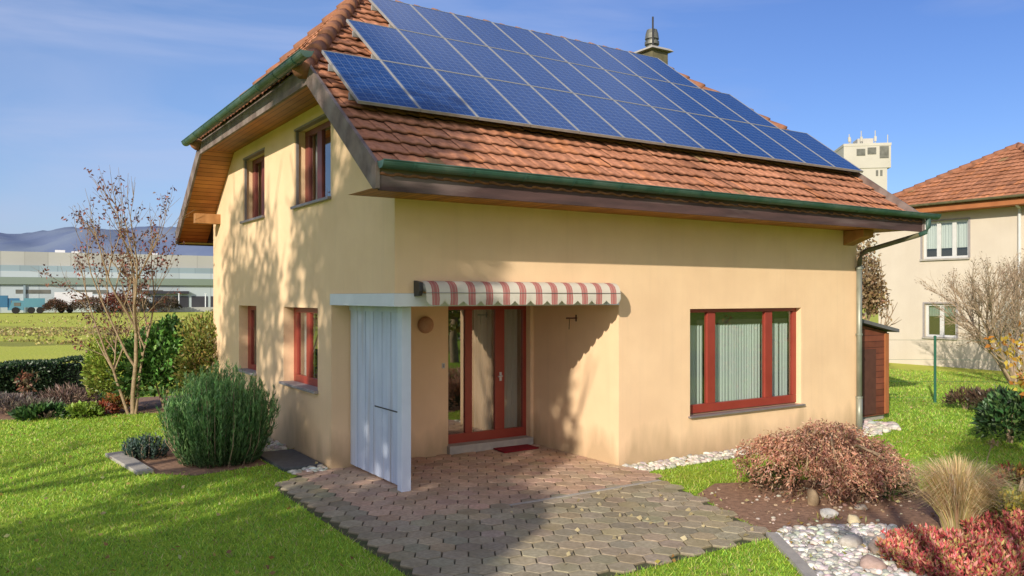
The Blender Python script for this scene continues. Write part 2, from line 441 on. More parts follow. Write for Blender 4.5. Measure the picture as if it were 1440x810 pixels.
def leaf_quads(C, D, L, W, rng, col, fold=0.15, roll=None):
    """kite-shaped leaves: centres C (base), direction D, length L, width W, colour col (n,3)"""
    n = len(C)
    D = norm(D)
    rnd = rng.normal(size=(n, 3)) if roll is None else roll + rng.normal(size=(n, 3)) * 0.35
    S = norm(np.cross(D, rnd)); U = np.cross(S, D)
    L = np.broadcast_to(np.asarray(L, float), (n,))[:, None]; W = np.broadcast_to(np.asarray(W, float), (n,))[:, None]
    mid = C + D * L * 0.45
    V = np.stack([C, mid + S * W * 0.5 + U * L * fold, C + D * L - U * L * fold * 0.5, mid - S * W * 0.5 + U * L * fold], 1)
    F = np.arange(n * 4).reshape(n, 4)
    cc = np.repeat(col[:, None, :], 4, 1)
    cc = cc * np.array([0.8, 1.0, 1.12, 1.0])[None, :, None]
    return V.reshape(-1, 3), F, cc.reshape(-1, 3)

def palette(n, rng, cols, jit=0.18, weights=None):
    cols = np.array(cols, float)
    w = None if weights is None else np.array(weights, float) / np.sum(weights)
    idx = rng.choice(len(cols), n, p=w)
    c = cols[idx] * (1 + rng.normal(size=(n, 1)) * jit) * (1 + rng.normal(size=(n, 3)) * 0.06)
    return np.clip(c, 0.003, 1)

def lump_noise(P, rng, k=6, f=1.0):
    ph = rng.uniform(0, 6.28, (k, 3)); w = rng.normal(size=(k, 3)) * f
    s = np.zeros(len(P))
    for i in range(k): s += np.sin(P @ w[i] + ph[i, 0])
    return s / k

def shrub_points(n, rng, c, rad, shell=0.55, lump=0.22, f=3.0, floor=0.02):
    """points through the outer volume of a lumpy ellipsoid, with outward directions"""
    d = norm(rng.normal(size=(n * 2, 3)))
    d[:, 2] = np.abs(d[:, 2]) * 1.0 - 0.25 * (rng.random(n * 2) < 0.3)
    d = norm(d)
    r = shell + (1 - shell) * rng.random(n * 2) ** 0.6
    r = r * (1 + lump * lump_noise(d * 2.2, rng, 7, f / 2.0) * 2)
    P = d * r[:, None] * np.array(rad)[None, :] + np.array(c)[None, :]
    ok = P[:, 2] > floor
    # gaps
    g = lump_noise(P, rng, 6, f * 1.6)
    ok &= g > -0.42
    P, d = P[ok][:n], d[ok][:n]
    return P, d

def shrub(name, label, cat, x, y, rad, n, L, W, cols, rng, mat='leaf', zc=None, group=None, trunk=True, up=0.3, weights=None, shell=0.5, lump=0.22, f=3.0, clump=True):
    t = thing(name, (x, y, 0), label, cat, group)
    zc = rad[2] * 0.35 if zc is None else zc
    P, d = shrub_points(n, rng, (x, y, zc), (rad[0], rad[1], rad[2] * 0.68), shell, lump, f)
    D = d + rng.normal(size=P.shape) * 0.55 + np.array([0, 0, up])
    col = palette(len(P), rng, cols, 0.2, weights)
    if clump:
        col *= (1 + 0.35 * lump_noise(P, rng, 6, 7.0 / max(rad)))[:, None]
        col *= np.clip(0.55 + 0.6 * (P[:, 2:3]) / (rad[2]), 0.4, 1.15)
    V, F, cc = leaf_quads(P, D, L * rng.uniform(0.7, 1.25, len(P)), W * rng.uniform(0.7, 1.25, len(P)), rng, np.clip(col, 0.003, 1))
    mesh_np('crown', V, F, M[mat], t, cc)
    if trunk:
        mb = MB()
        for k in range(7):
            a = rng.uniform(0, 6.28); q = rng.uniform(0.2, 0.7)
            mb.tube([(x + 0.03 * math.cos(a), y + 0.03 * math.sin(a), 0), (x + rad[0] * q * 0.4 * math.cos(a), y + rad[1] * q * 0.4 * math.sin(a), rad[2] * 0.35),
                     (x + rad[0] * q * math.cos(a), y + rad[1] * q * math.sin(a), rad[2] * 0.75)], [0.018, 0.012, 0.005], 5)
        mb.build('stem', M['twig'], t)
    return t

def grow(mb, tips, rng, p, d, L, r, depth, maxd, spread=0.6, up=0.12, nch=(2, 4), seg=4, sides=6, shrink=0.66, wob=0.12):
    pts = [Vector(p)]; rs = [r]; d = Vector(d).normalized()
    r_end = r * 0.55
    for k in range(seg):
        d = (d + Vector(rng.normal(size=3)) * wob + Vector((0, 0, up))).normalized()
        pts.append(pts[-1] + d * (L / seg)); rs.append(r + (r_end - r) * (k + 1) / seg)
        if depth >= maxd - 1: tips.append((pts[-1].copy(), d.copy()))
    mb.tube(pts, rs, sides if depth < 2 else 4 if depth < 3 else 3, cap=False)
    if depth >= maxd: return
    n = int(rng.integers(nch[0], nch[1] + 1))
    for k in range(n):
        f = rng.uniform(0.35, 1.0); i = min(int(f * seg), seg - 1); q = pts[i].lerp(pts[i + 1], f * seg - i)
        ax = Vector(rng.normal(size=3)); ax = (ax - d * ax.dot(d)).normalized()
        nd = (d * math.cos(spread) + ax * math.sin(spread)).normalized()
        grow(mb, tips, rng, q, nd, L * shrink * rng.uniform(0.75, 1.2), r * 0.55, depth + 1, maxd, spread, up, nch, max(seg - 1, 2), sides, shrink, wob)
    grow(mb, tips, rng, pts[-1], d, L * shrink, r_end, depth + 1, maxd, spread, up, nch, max(seg - 1, 2), sides, shrink, wob)

# ------------------------------------------------------------------ THE SETTING
def ground_mat():
    m = bpy.data.materials.new('grass_ground')
    nt, N, L = nodes_of(m)
    out = N.new('ShaderNodeOutputMaterial'); b = N.new('ShaderNodeBsdfPrincipled'); L.new(b.outputs[0], out.inputs[0])
    b.inputs['Roughness'].default_value = 0.95; b.inputs['Specular IOR Level'].default_value = 0.1
    tc = N.new('ShaderNodeTexCoord'); V = tc.outputs['Object']
    def noise(s, det=6, vec=V):
        n = N.new('ShaderNodeTexNoise'); n.inputs['Scale'].default_value = s; n.inputs['Detail'].default_value = det; L.new(vec, n.inputs['Vector']); return n.outputs['Fac']
    def mix(f, a, c):
        x = N.new('ShaderNodeMix'); x.data_type = 'RGBA'
        if isinstance(f, float): x.inputs[0].default_value = f
        else: L.new(f, x.inputs[0])
        for i, q in ((6, a), (7, c)):
            if isinstance(q, tuple): x.inputs[i].default_value = (*q, 1)
            else: L.new(q, x.inputs[i])
        return x.outputs[2]
    def mr(v, a, c, d=0.0, e=1.0):
        x = N.new('ShaderNodeMapRange'); x.inputs[1].default_value = a; x.inputs[2].default_value = c; x.inputs[3].default_value = d; x.inputs[4].default_value = e
        L.new(v, x.inputs[0]); return x.outputs[0]
    lawn = mix(mr(noise(1.3), 0.35, 0.65), (0.28, 0.46, 0.035), (0.38, 0.52, 0.05))
    lawn = mix(mr(noise(40), 0.3, 0.7), lawn, (0.18, 0.28, 0.025))
    # distance beyond the garden along the field direction
    dp = N.new('ShaderNodeVectorMath'); dp.operation = 'DOT_PRODUCT'; L.new(V, dp.inputs[0]); dp.inputs[1].default_value = (0.546, 0.838, 0)
    dd = math_node(N, L, 'ADD', dp.outputs['Value'], 9.72)
    field = mix(mr(noise(0.25), 0.3, 0.7), (0.46, 0.49, 0.085), (0.52, 0.51, 0.10))
    field = mix(mr(noise(3.0), 0.35, 0.65, 0, 0.6), field, (0.44, 0.50, 0.06))
    wob = math_node(N, L, 'ADD', dd, math_node(N, L, 'MULTIPLY', math_node(N, L, 'SUBTRACT', noise(0.12), 0.5), 16.0))
    b1 = math_node(N, L, 'MULTIPLY', mr(wob, 49, 52), mr(wob, 66, 62))
    b2 = math_node(N, L, 'MULTIPLY', mr(wob, 40, 41), mr(wob, 44, 43))
    rough_g = mix(mr(noise(1.5), 0.3, 0.7), (0.20, 0.165, 0.055), (0.32, 0.26, 0.10))
    field = mix(math_node(N, L, 'MULTIPLY', b1, 0.7), field, rough_g)
    field = mix(math_node(N, L, 'MULTIPLY', b2, 0.65), field, (0.19, 0.19, 0.055))
    col = mix(mr(dd, 20, 25), lawn, field)
    L.new(col, b.inputs['Base Color'])
    bp = N.new('ShaderNodeBump'); bp.inputs['Strength'].default_value = 0.8; bp.inputs['Distance'].default_value = 0.05
    L.new(noise(9, 8), bp.inputs['Height']); L.new(bp.outputs[0], b.inputs['Normal'])
    return m
g = MB(); g.face([(-9000, -9000, 0), (9000, -9000, 0), (9000, 9000, 0), (-9000, 9000, 0)])
tag(g.build('ground', ground_mat()), kind='structure')

# far hills: a long noisy ridge
def hills():
    rng = np.random.default_rng(5)
    nx, ny = 220, 14
    V = []; 
    u = np.linspace(-1500, 5200, nx)
    base = np.array([math.cos(R(33.1)), math.sin(R(33.1))])
    prof = sum(np.sin(u / s + p) * a for s, p, a in ((900, 1.0, 26), (390, 2.2, 13), (170, .4, 7), (75, 1.1, 4), (31, .2, 2))) + 228
    prof *= np.interp(u, [-1500, -900, 300, 5200], [0.95, 1.02, 1.0, 1.0])
    for j in range(ny):
        t = j / (ny - 1)
        dep = 2300 + 900 * t
        for i in range(nx):
            lat = u[i] - 1500
            h = prof[i] * math.sin(t * math.pi / 2) ** 0.8 + (rng.normal() * 4 + 12 * math.sin(u[i] / 60 + j)) * (t > 0) * (t < 1)
            p = CAM[:2] + DV * dep + RV * lat
            V.append((p[0], p[1], h - 2))
    F = [(j * nx + i, j * nx + i + 1, (j + 1) * nx + i + 1, (j + 1) * nx + i) for j in range(ny - 1) for i in range(nx - 1)]
    m = make_mat('hazy_hill', (0.125, 0.165, 0.27), (0.155, 0.195, 0.295), scale=0.006, rough=1.0, spec=0.0, c3=(0.24, 0.29, 0.34), scale3=0.004, amt3=0.6)  # distance haze put into the bluish hill colour
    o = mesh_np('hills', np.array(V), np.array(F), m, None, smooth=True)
    tag(o, kind='structure')
hills()

# polygons of the plot (metres, house corner at the origin)
TERR = [(-1.02, -6.0), (-1.02, 1.3), (-0.75, 1.75), (-0.45, 2.06), (0.36, 2.09), (0.36, 2.15), (3.5, 2.15), (3.5, -0.02), (3.62, -0.35), (3.4, -1.1), (3.15, -1.9), (2.85, -2.7), (2.6, -3.42), (-0.2, -3.46), (-0.2, -6.0)]
HOUSE = [(0, 0), (9.12, 0), (9.12, 9.1), (0, 9.1)]
SOIL_R = [(3.25, -1.75), (3.9, -1.45), (4.6, -1.75), (5.6, -2.2), (5.95, -2.9), (5.6, -3.5), (5.9, -4.1), (6.2, -5.4), (4.2, -6.4), (2.9, -5.2), (2.62, -3.5), (2.9, -2.6)]
GRAVEL = [(2.66, -3.42), (2.95, -3.3), (3.5, -3.5), (3.95, -3.8), (4.0, -4.25), (3.1, -4.9), (2.3, -5.6), (1.6, -5.0), (2.12, -4.2)]
BED_L = [(-2.35, 5.0), (-2.2, 3.25), (-1.7, 2.75), (-0.65, 2.95), (-0.65, 4.7), (-1.4, 5.3)]
BED_B = [(-9, 10.2), (-3.9, 10.05), (-2.4, 9.95), (-1.5, 9.6), (-0.1, 9.2), (1.5, 9.2), (1.5, 12.4), (-9, 13)]

def sheet(name, poly, z, mat):
    mb = MB(); mb.face([(p[0], p[1], z) for p in poly]); return tag(mb.build(name, mat), kind='structure')
sheet('paving_base', TERR, 0.004, M['joint'])
sheet('soil_bed', SOIL_R, 0.004, M['soil'])
sheet('soil_bed', BED_L, 0.004, M['soil'])
sheet('soil_bed', BED_B, 0.004, M['soil'])
sheet('gravel_base', GRAVEL, 0.008, M['concrete'])

def paving():
    rng = np.random.default_rng(3)
    a = 0.125; rr = a / math.cos(math.pi / 6)
    V = []; F6 = []; F4 = []; Cc = []
    dx = rr * 1.5; dy = 2 * a
    nx0, nx1 = int(-1.4 / dx) - 1, int(3.9 / dx) + 2
    for i in range(nx0, nx1):
        for j in range(int(-6.2 / dy) - 1, int(2.4 / dy) + 2):
            cx = i * dx + 0.03; cy = j * dy + (a if i % 2 else 0) + 0.04
            if not in_poly(np.array([cx]), np.array([cy]), TERR)[0]: continue
            if cy < -4.2: continue
            red = cy > -0.95 and cx > -0.42
            if red: c = np.array([0.60, 0.42, 0.30]) * rng.uniform(0.82, 1.1)
            else:
                c = np.array([0.42, 0.36, 0.25]) * rng.uniform(0.80, 1.13)
                if rng.random() < 0.12: c = c * np.array([1.15, 1.1, 1.0])
            c = c * (1 + rng.normal(size=3) * 0.025)
            h = 0.022 + rng.normal() * 0.0022; tx, ty = rng.normal(size=2) * 0.006
            base = len(V)
            for rad, zz, sh in ((0.965, 0.004, 0.5), (0.957, 0.75, 0.8), (0.91, 1.0, 1.0)):
                for q in range(6):
                    an = q * math.pi / 3
                    px, py = rr * rad * math.cos(an), rr * rad * math.sin(an)
                    x, y = cx + px, cy + py
                    # keep inside the recess and off the walls
                    if y > -0.02 and x > 3.0: x = min(x, 3.495)
                    if x > 0.36: y = min(y, 2.145)
                    elif x > -0.3: y = min(y, 2.08)
                    V.append((x, y, 0.004 + (h * zz if zz < 0.9 else h + px * tx + py * ty))); Cc.append(c * sh)
            for q in range(6):
                r2 = (q + 1) % 6
                F4.append((base + q, base + r2, base + 6 + r2, base + 6 + q)); F4.append((base + 6 + q, base + 6 + r2, base + 12 + r2, base + 12 + q))
            F6.append([base + 12 + q for q in range(6)])
    me = bpy.data.meshes.new('paving'); me.from_pydata(V, [], [list(f) for f in F4] + F6); me.update()
    at_ = me.attributes.new('Col', 'FLOAT_COLOR', 'POINT'); cc = np.ones((len(V), 4), np.float32); cc[:, :3] = np.array(Cc); at_.data.foreach_set('color', cc.ravel())
    me.materials.append(M['paver'])
    o = bpy.data.objects.new('paving', me); link(o); tag(o, kind='structure')
paving()
# pale joint strip where the red pavers end, edging stones
mb = MB(); mb.box(1.0, -1.02, 0.004, 3.36, -0.965, 0.031); tag(mb.build('paving_strip', M['concrete']), kind='structure')
mb = MB()
for (ax, ay), (bx, by) in (((2.66, -3.44), (2.10, -4.22)), ((2.10, -4.22), (1.5, -5.0))):
    d = Vector((bx - ax, by - ay, 0)).normalized(); n = Vector((-d.y, d.x, 0)) * -0.11
    mb.hexa([(ax, ay, 0), (bx, by, 0), (bx + n.x, by + n.y, 0), (ax + n.x, ay + n.y, 0)], [(ax, ay, .045), (bx, by, .045), (bx + n.x, by + n.y, .045), (ax + n.x, ay + n.y, .045)])
tag(mb.build('edging_kerb', M['concrete']), kind='structure')

# ------------------------------------------------------------------ grass
def grass():
    rng = np.random.default_rng(21)
    n = 520000
    ang = rng.uniform(-0.86, 0.86, n) ; r = 4.5 + (30 - 4.5) * rng.random(n) ** 1.15
    fx, lx = np.cos(ang) * r, np.sin(ang) * r
    x = CAM[0] + DV[0] * fx + RV[0] * lx; y = CAM[1] + DV[1] * fx + RV[1] * lx
    bad = in_poly(x, y, TERR) | in_poly(x, y, HOUSE) | in_poly(x, y, SOIL_R) | in_poly(x, y, BED_L) | in_poly(x, y, BED_B) | in_poly(x, y, GRAVEL)
    bad |= (x > 3.4) & (x < 9.7) & (y > -0.45) & (y < 0.1)
    bad |= (x > 9.0) & (x < 10.3) & (y > -0.25) & (y < 0.8)
    bad |= (x > 9.6) & (x < 11.1) & (y > 0.6) & (y < 1.9)
    bad |= (x > -0.62) & (x < 0.05) & (y > 1.9) & (y < 6.6)
    bad |= (y > 12) & (x < 2)
    bad |= (x > 23.9)
    x, y, r = x[~bad], y[~bad], r[~bad]
    n = len(x)
    P = np.stack([x, y, np.zeros(n)], 1)
    patch = lump_noise(P, rng, 8, 1.1); fine = lump_noise(P, rng, 8, 5.0)
    h = (0.022 + 0.026 * rng.random(n) ** 2 + 0.0006 * r) * (1 + 0.25 * patch)
    w = 0.0034 + 0.00075 * r * rng.uniform(0.7, 1.3, n)
    az = rng.uniform(0, 6.283, n); S = np.stack([np.cos(az), np.sin(az), np.zeros(n)], 1)
    lean = rng.normal(size=(n, 2)) * 0.6
    T = P + np.stack([lean[:, 0] * h, lean[:, 1] * h, h], 1)
    V = np.stack([P - S * w[:, None] * .5, P + S * w[:, None] * .5, T], 1)
    col = palette(n, rng, [(0.25, 0.47, 0.06), (0.40, 0.62, 0.075), (0.56, 0.66, 0.11), (0.62, 0.54, 0.22), (0.46, 0.34, 0.16)], 0.24, [5, 5, 3, 1.3, 0.5])
    col *= (1 + 0.34 * patch + 0.30 * fine)[:, None]
    dry = np.clip(1.4 * patch - 0.1 + 0.5 * lump_noise(P, rng, 8, 2.6), 0, 1)[:, None]
    col = col * (1 - 0.5 * dry) + np.array([0.42, 0.37, 0.08]) * 0.5 * dry
    nearterr = np.clip(1 - np.abs(x - 3.9) / 1.2, 0, 1) * np.clip(1 - np.abs(y + 1.0) / 0.9, 0, 1)
    col = col * (1 - 0.45 * nearterr[:, None]) + np.array([0.44, 0.37, 0.07]) * 0.45 * nearterr[:, None]
    # the photo's front-right wedge and both flanks reach the kerbs; blades lean over them
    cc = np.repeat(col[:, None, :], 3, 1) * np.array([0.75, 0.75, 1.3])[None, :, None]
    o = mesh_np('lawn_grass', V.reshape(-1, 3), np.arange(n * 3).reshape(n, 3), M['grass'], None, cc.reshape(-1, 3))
    tag(o, 'short green lawn grass around the house and terrace', 'grass', kind='stuff')
grass()

def field_weeds():
    rg = np.random.default_rng(23); n = 16000
    dep = np.concatenate([rg.uniform(50, 63, n // 2), rg.normal(43, 0.7, n // 4), rg.uniform(46, 100, n // 4)]); lat = rg.uniform(-0.85, -0.2, len(dep)) * dep
    P = np.column_stack([CAM[0] + DV[0] * dep + RV[0] * lat, CAM[1] + DV[1] * dep + RV[1] * lat, np.zeros(len(dep))])
    k = lump_noise(P, rg, 8, 0.35) > -0.12; P = P[k]; n = len(P)
    V, F, cc = leaf_quads(P, rg.normal(size=(n, 3)) * 0.4 + np.array([0, 0, 1.0]), rg.uniform(0.06, 0.22, n), 0.16, rg, palette(n, rg, [(0.52, 0.45, 0.16), (0.42, 0.38, 0.12), (0.44, 0.47, 0.10), (0.36, 0.26, 0.11)], 0.18))
    tag(mesh_np('field_weeds', V, F, M['grass'], None, cc), 'tufts of dry grass and weeds in bands across the far field', 'weeds', kind='stuff')
field_weeds()

def leaf_litter():
    rng = np.random.default_rng(4)
    n = 900
    ang = rng.uniform(-0.7, 0.7, n); r = rng.uniform(6, 22, n)
    x = CAM[0] + DV[0] * np.cos(ang) * r + RV[0] * np.sin(ang) * r; y = CAM[1] + DV[1] * np.cos(ang) * r + RV[1] * np.sin(ang) * r
    bad = in_poly(x, y, TERR) | in_poly(x, y, HOUSE) | ((y > 11.5) & (x < 3))
    x, y = x[~bad], y[~bad]; n = len(x)
    P = np.stack([x, y, np.full(n, 0.05)], 1)
    D = rng.normal(size=(n, 3)) * np.array([1, 1, 0.2])
    V, F, cc = leaf_quads(P, D, 0.06, 0.04, rng, palette(n, rng, [(0.42, 0.33, 0.08), (0.34, 0.19, 0.06), (0.5, 0.44, 0.2)], 0.2))
    tag(mesh_np('leaf_litter', V, F, M['leaf'], None, cc), 'scattered yellow and brown leaves lying in the lawn', 'fallen leaves', kind='stuff')
leaf_litter()

def fallen_leaves():
    rng = np.random.default_rng(14)
    proto = None
    k = 0
    while k < 46:
        x, y = rng.uniform(0.0, 3.4), rng.uniform(-3.4, -1.1)
        if not in_poly(np.array([x]), np.array([y]), TERR)[0] : continue
        if rng.random() > 0.25 + 0.25 * x: continue
        if proto is None:
            V, F, cc = leaf_quads(np.zeros((1, 3)), np.array([[1., 0, 0.1]]), 0.062, 0.046, rng, np.array([[0.56, 0.47, 0.26]]), roll=np.array([[0, 1., 0.0]]))
            proto = mesh_np('fallen_leaf', V, F, M['leaf'], None, cc); o = proto
        else:
            o = proto.copy(); COL.objects.link(o)
        o.location = (x, y, 0.038); s = rng.uniform(0.6, 1.25); o.scale = (s, s, s); o.rotation_euler = (rng.normal() * .2, rng.normal() * .2, rng.uniform(0, 6.28))
        tag(o, 'small pale dry leaf lying on the sunlit grey hexagon paving', 'leaf', 'fallen leaves on the paving')
        k += 1
fallen_leaves()

# ------------------------------------------------------------------ stones
ICO = None
def ico():
    global ICO
    if ICO is None:
        bm = bmesh.new(); bmesh.ops.create_icosphere(bm, subdivisions=2, radius=1)
        V = np.array([v.co[:] for v in bm.verts]); bm.verts.index_update(); F = np.array([[v.index for v in f.verts] for f in bm.faces]); bm.free()
        ICO = (V, F)
    return ICO
def pebbles(name, label, pts, rad, cols, rng, flat=0.6):
    V0, F0 = ico(); n = len(pts)
    Vs = []; Cs = []
    col = palette(n, rng, cols, 0.12)
    for i in range(n):
        s = rad[i] * rng.uniform(0.75, 1.3, 3) * np.array([1, 1, flat])
        k = V0 * (1 + 0.16 * np.sin(V0 @ rng.normal(size=(3, 1)) * 2.6 + rng.uniform(0, 6)))
        a = rng.uniform(0, 6.28); c_, s_ = math.cos(a), math.sin(a)
        q = k * s; q = np.stack([q[:, 0] * c_ - q[:, 1] * s_, q[:, 0] * s_ + q[:, 1] * c_, q[:, 2]], 1)
        Vs.append(q + np.array(pts[i])); Cs.append(np.repeat(col[i:i + 1], len(q), 0))
    F = np.concatenate([F0 + i * len(V0) for i in range(n)])
    return mesh_np(name, np.concatenate(Vs), F, M['stone'], None, np.concatenate(Cs), smooth=True)
def scatter_poly(poly, n, rng):
    P = np.array(poly); lo, hi = P.min(0), P.max(0); out = []
    while len(out) < n:
        q = rng.uniform(lo, hi, (n * 2, 2)); q = q[in_poly(q[:, 0], q[:, 1], poly)]; out += list(q)
    return np.array(out[:n])
rng = np.random.default_rng(31)
WHT = [(0.68, 0.64, 0.56), (0.58, 0.54, 0.46), (0.74, 0.70, 0.62), (0.46, 0.43, 0.37)]
def strip(name, label, poly, n, r0, r1, cols=WHT):
    q = scatter_poly(poly, n, rng); rad = rng.uniform(r0, r1, n)
    o = pebbles(name, label, np.column_stack([q, rad * 0.45]), rad, cols, rng); tag(o, label, 'pebbles', kind='stuff')
strip('pebble_strip', 'pale pebbles in a strip along the front wall', [(3.60, -0.44), (9.3, -0.44), (9.3, -0.02), (3.52, -0.02)], 1100, 0.016, 0.05)
strip('white_rubble', 'heap of white stones at the foot of the downpipe and shed', [(9.15, -0.3), (9.9, -0.35), (10.35, 0.1), (10.3, 0.58), (9.2, 0.58)], 220, 0.035, 0.085, [(0.66, 0.63, 0.55), (0.58, 0.54, 0.46)])
strip('grey_gravel', 'grey and white stones filling the small bed beside the lawn wedge', GRAVEL, 1900, 0.012, 0.042, [(0.70, 0.67, 0.60), (0.54, 0.52, 0.47), (0.80, 0.77, 0.70), (0.40, 0.39, 0.36)])
strip('wall_pebbles', 'white and grey pebbles along the foot of the gable wall', [(-0.6, 3.78), (-0.02, 3.78), (-0.02, 6.5), (-0.6, 6.5)], 330, 0.025, 0.06)
strip('wall_pebbles', 'pale pebbles between the dark slab and the paving edge', [(-0.55, 2.02), (-0.02, 2.02), (-0.02, 2.3), (-0.55, 2.3)], 60, 0.022, 0.05)

strip('soil_stones', 'small stones and crumbs lying on the soil of the maple bed', SOIL_R, 420, 0.008, 0.028, [(0.40, 0.28, 0.20), (0.28, 0.18, 0.12), (0.50, 0.44, 0.36)])
def weeds():
    q = scatter_poly(SOIL_R, 1500, rng); k = lump_noise(np.column_stack([q, np.zeros(len(q))]), rng, 7, 3.0) > 0.06; q = q[k]; n = len(q)
    P = np.column_stack([q, np.full(n, 0.01)]); D = rng.normal(size=(n, 3)) * 0.6 + np.array([0, 0, 0.8])
    V, F, cc = leaf_quads(P, D, 0.06 * rng.uniform(.5, 1.4, n), 0.016, rng, palette(n, rng, [(0.24, 0.30, 0.05), (0.32, 0.30, 0.08), (0.36, 0.22, 0.10)], .2))
    tag(mesh_np('weeds', V, F, M['leaf'], None, cc), 'sparse weeds and dry leaves on the soil of the maple bed', 'weeds', kind='stuff')
weeds()

def boulder(x, y, s, col, label, seed):
    rg = np.random.default_rng(seed); V0, F0 = ico()
    k = V0.copy()
    for q in range(4): k = k * (1 + 0.13 * np.sin(V0 @ rg.normal(size=(3, 1)) * (1.5 + q) + rg.uniform(0, 6)))
    s = tuple(q * 0.8 for q in s); V = k * np.array(s) + np.array([x, y, s[2] * 0.55])
    c = np.repeat(np.array([col]), len(V), 0)
    o = mesh_np('boulder', V, F0, M['stone'], None, c, smooth=True, loc=(x, y, 0)); tag(o, label, 'rock', 'rocks in the maple bed')
boulder(*at(1166, 9.05), (0.135, 0.12, 0.07), (0.68, 0.66, 0.60), 'flat white rock lying in front of the red-brown maple', 1)
boulder(*at(1143, 9.55), (0.085, 0.08, 0.17), (0.42, 0.31, 0.19), 'upright tan rock against the foot of the maple', 2)
boulder(*at(1200, 8.75), (0.09, 0.08, 0.075), (0.62, 0.52, 0.33), 'small cream rock at the back edge of the gravel bed', 3)
boulder(*at(1211, 9.35), (0.10, 0.08, 0.05), (0.50, 0.44, 0.36), 'pale rock half under the right side of the maple', 4)
boulder(*at(1195, 7.95), (0.16, 0.13, 0.10), (0.52, 0.48, 0.42), 'large grey white rock in the middle of the gravel', 5)
boulder(*at(1237, 7.75), (0.13, 0.12, 0.14), (0.56, 0.45, 0.36), 'pinkish rock between the gravel and the red shrub', 6)
boulder(*at(1227, 7.3), (0.13, 0.12, 0.09), (0.46, 0.33, 0.28), 'rosy brown rock lowest in the gravel beside the red shrub', 7)
boulder(*at(1155, 13.0), (0.36, 0.22, 0.24), (0.46, 0.40, 0.17), 'mossy yellowish rock behind the maple at the house wall', 8)

# slabs
mb = MB(); mb.prism([(-2.56, 4.9), (-2.36, 3.22), (-2.14, 3.24), (-2.30, 4.95)], 0.0, 0.055)
tag(mb.build('edging_slab', M['concrete'], bevel=0.008, loc=(-2.35, 4.1, 0)), 'pale worn stone slab edging the little bed in the lawn', 'slab')
mb = MB(); mb.prism([(-0.62, 3.72), (-0.60, 2.34), (-0.03, 2.34), (-0.03, 3.72)], 0.0, 0.05)
tag(mb.build('shaft_cover', M['slate'], bevel=0.006, loc=(-0.3, 3.0, 0)), 'dark grey square slab lying against the gable wall', 'slab')
mb = MB(); mb.prism([(2.62, 1.66), (3.30, 1.70), (3.32, 2.06), (2.66, 2.06)], 0.030, 0.045)
tag(mb.build('doormat', M['mat'], bevel=0.004, loc=(3.0, 1.9, 0.03)), 'small dark red doormat lying before the patio door', 'doormat')

# ------------------------------------------------------------------ THE HOUSE
house = thing('house', (0, 0, 0), 'ochre rendered house with red tiled half-hipped roof carrying blue solar panels', 'house')
KF = 0.74; ZE = 3.87; YE = -0.85; YR = 4.3; ZR = ZE + KF * (YR - YE); KR = 0.71; YB = 9.7
XV0, XV1 = -0.62, 9.72              # verges
HX0, HX1 = -0.72, 9.73              # half-hip eaves
ZH = 5.42; YH = YE + (ZH - ZE) / KF; YHR = YR + (ZR - ZH) / KR
RX0, RX1 = 1.27, 7.82               # ridge ends
zf = lambda y: ZE + KF * (y - YE)
zr = lambda y: ZR - KR * (y - YR)

def wall_grid(mb, O, U, Vv, N, us, vs, holes, depth, reveal=True, skip=()):
    O, U, Vv, N = Vector(O), Vector(U), Vector(Vv), Vector(N)
    us = sorted(set(us + [h[0] for h in holes] + [h[1] for h in holes])); vs = sorted(set(vs + [h[2] for h in holes] + [h[3] for h in holes]))
    P = lambda u, v, d=0: O + U * u + Vv * v - N * d
    for i in range(len(us) - 1):
        for j in range(len(vs) - 1):
            cu, cv = (us[i] + us[i + 1]) / 2, (vs[j] + vs[j + 1]) / 2
            if any(h[0] < cu < h[1] and h[2] < cv < h[3] for h in holes): continue
            mb.face([P(us[i], vs[j]), P(us[i + 1], vs[j]), P(us[i + 1], vs[j + 1]), P(us[i], vs[j + 1])])
    if reveal:
        for k, (a, b, c, d_) in enumerate(holes):
            if k in skip: continue
            for (u0, v0), (u1, v1) in (((a, c), (b, c)), ((b, c), (b, d_)), ((b, d_), (a, d_)), ((a, d_), (a, c))):
                mb.face([P(u0, v0), P(u1, v1), P(u1, v1, depth), P(u0, v0, depth)])

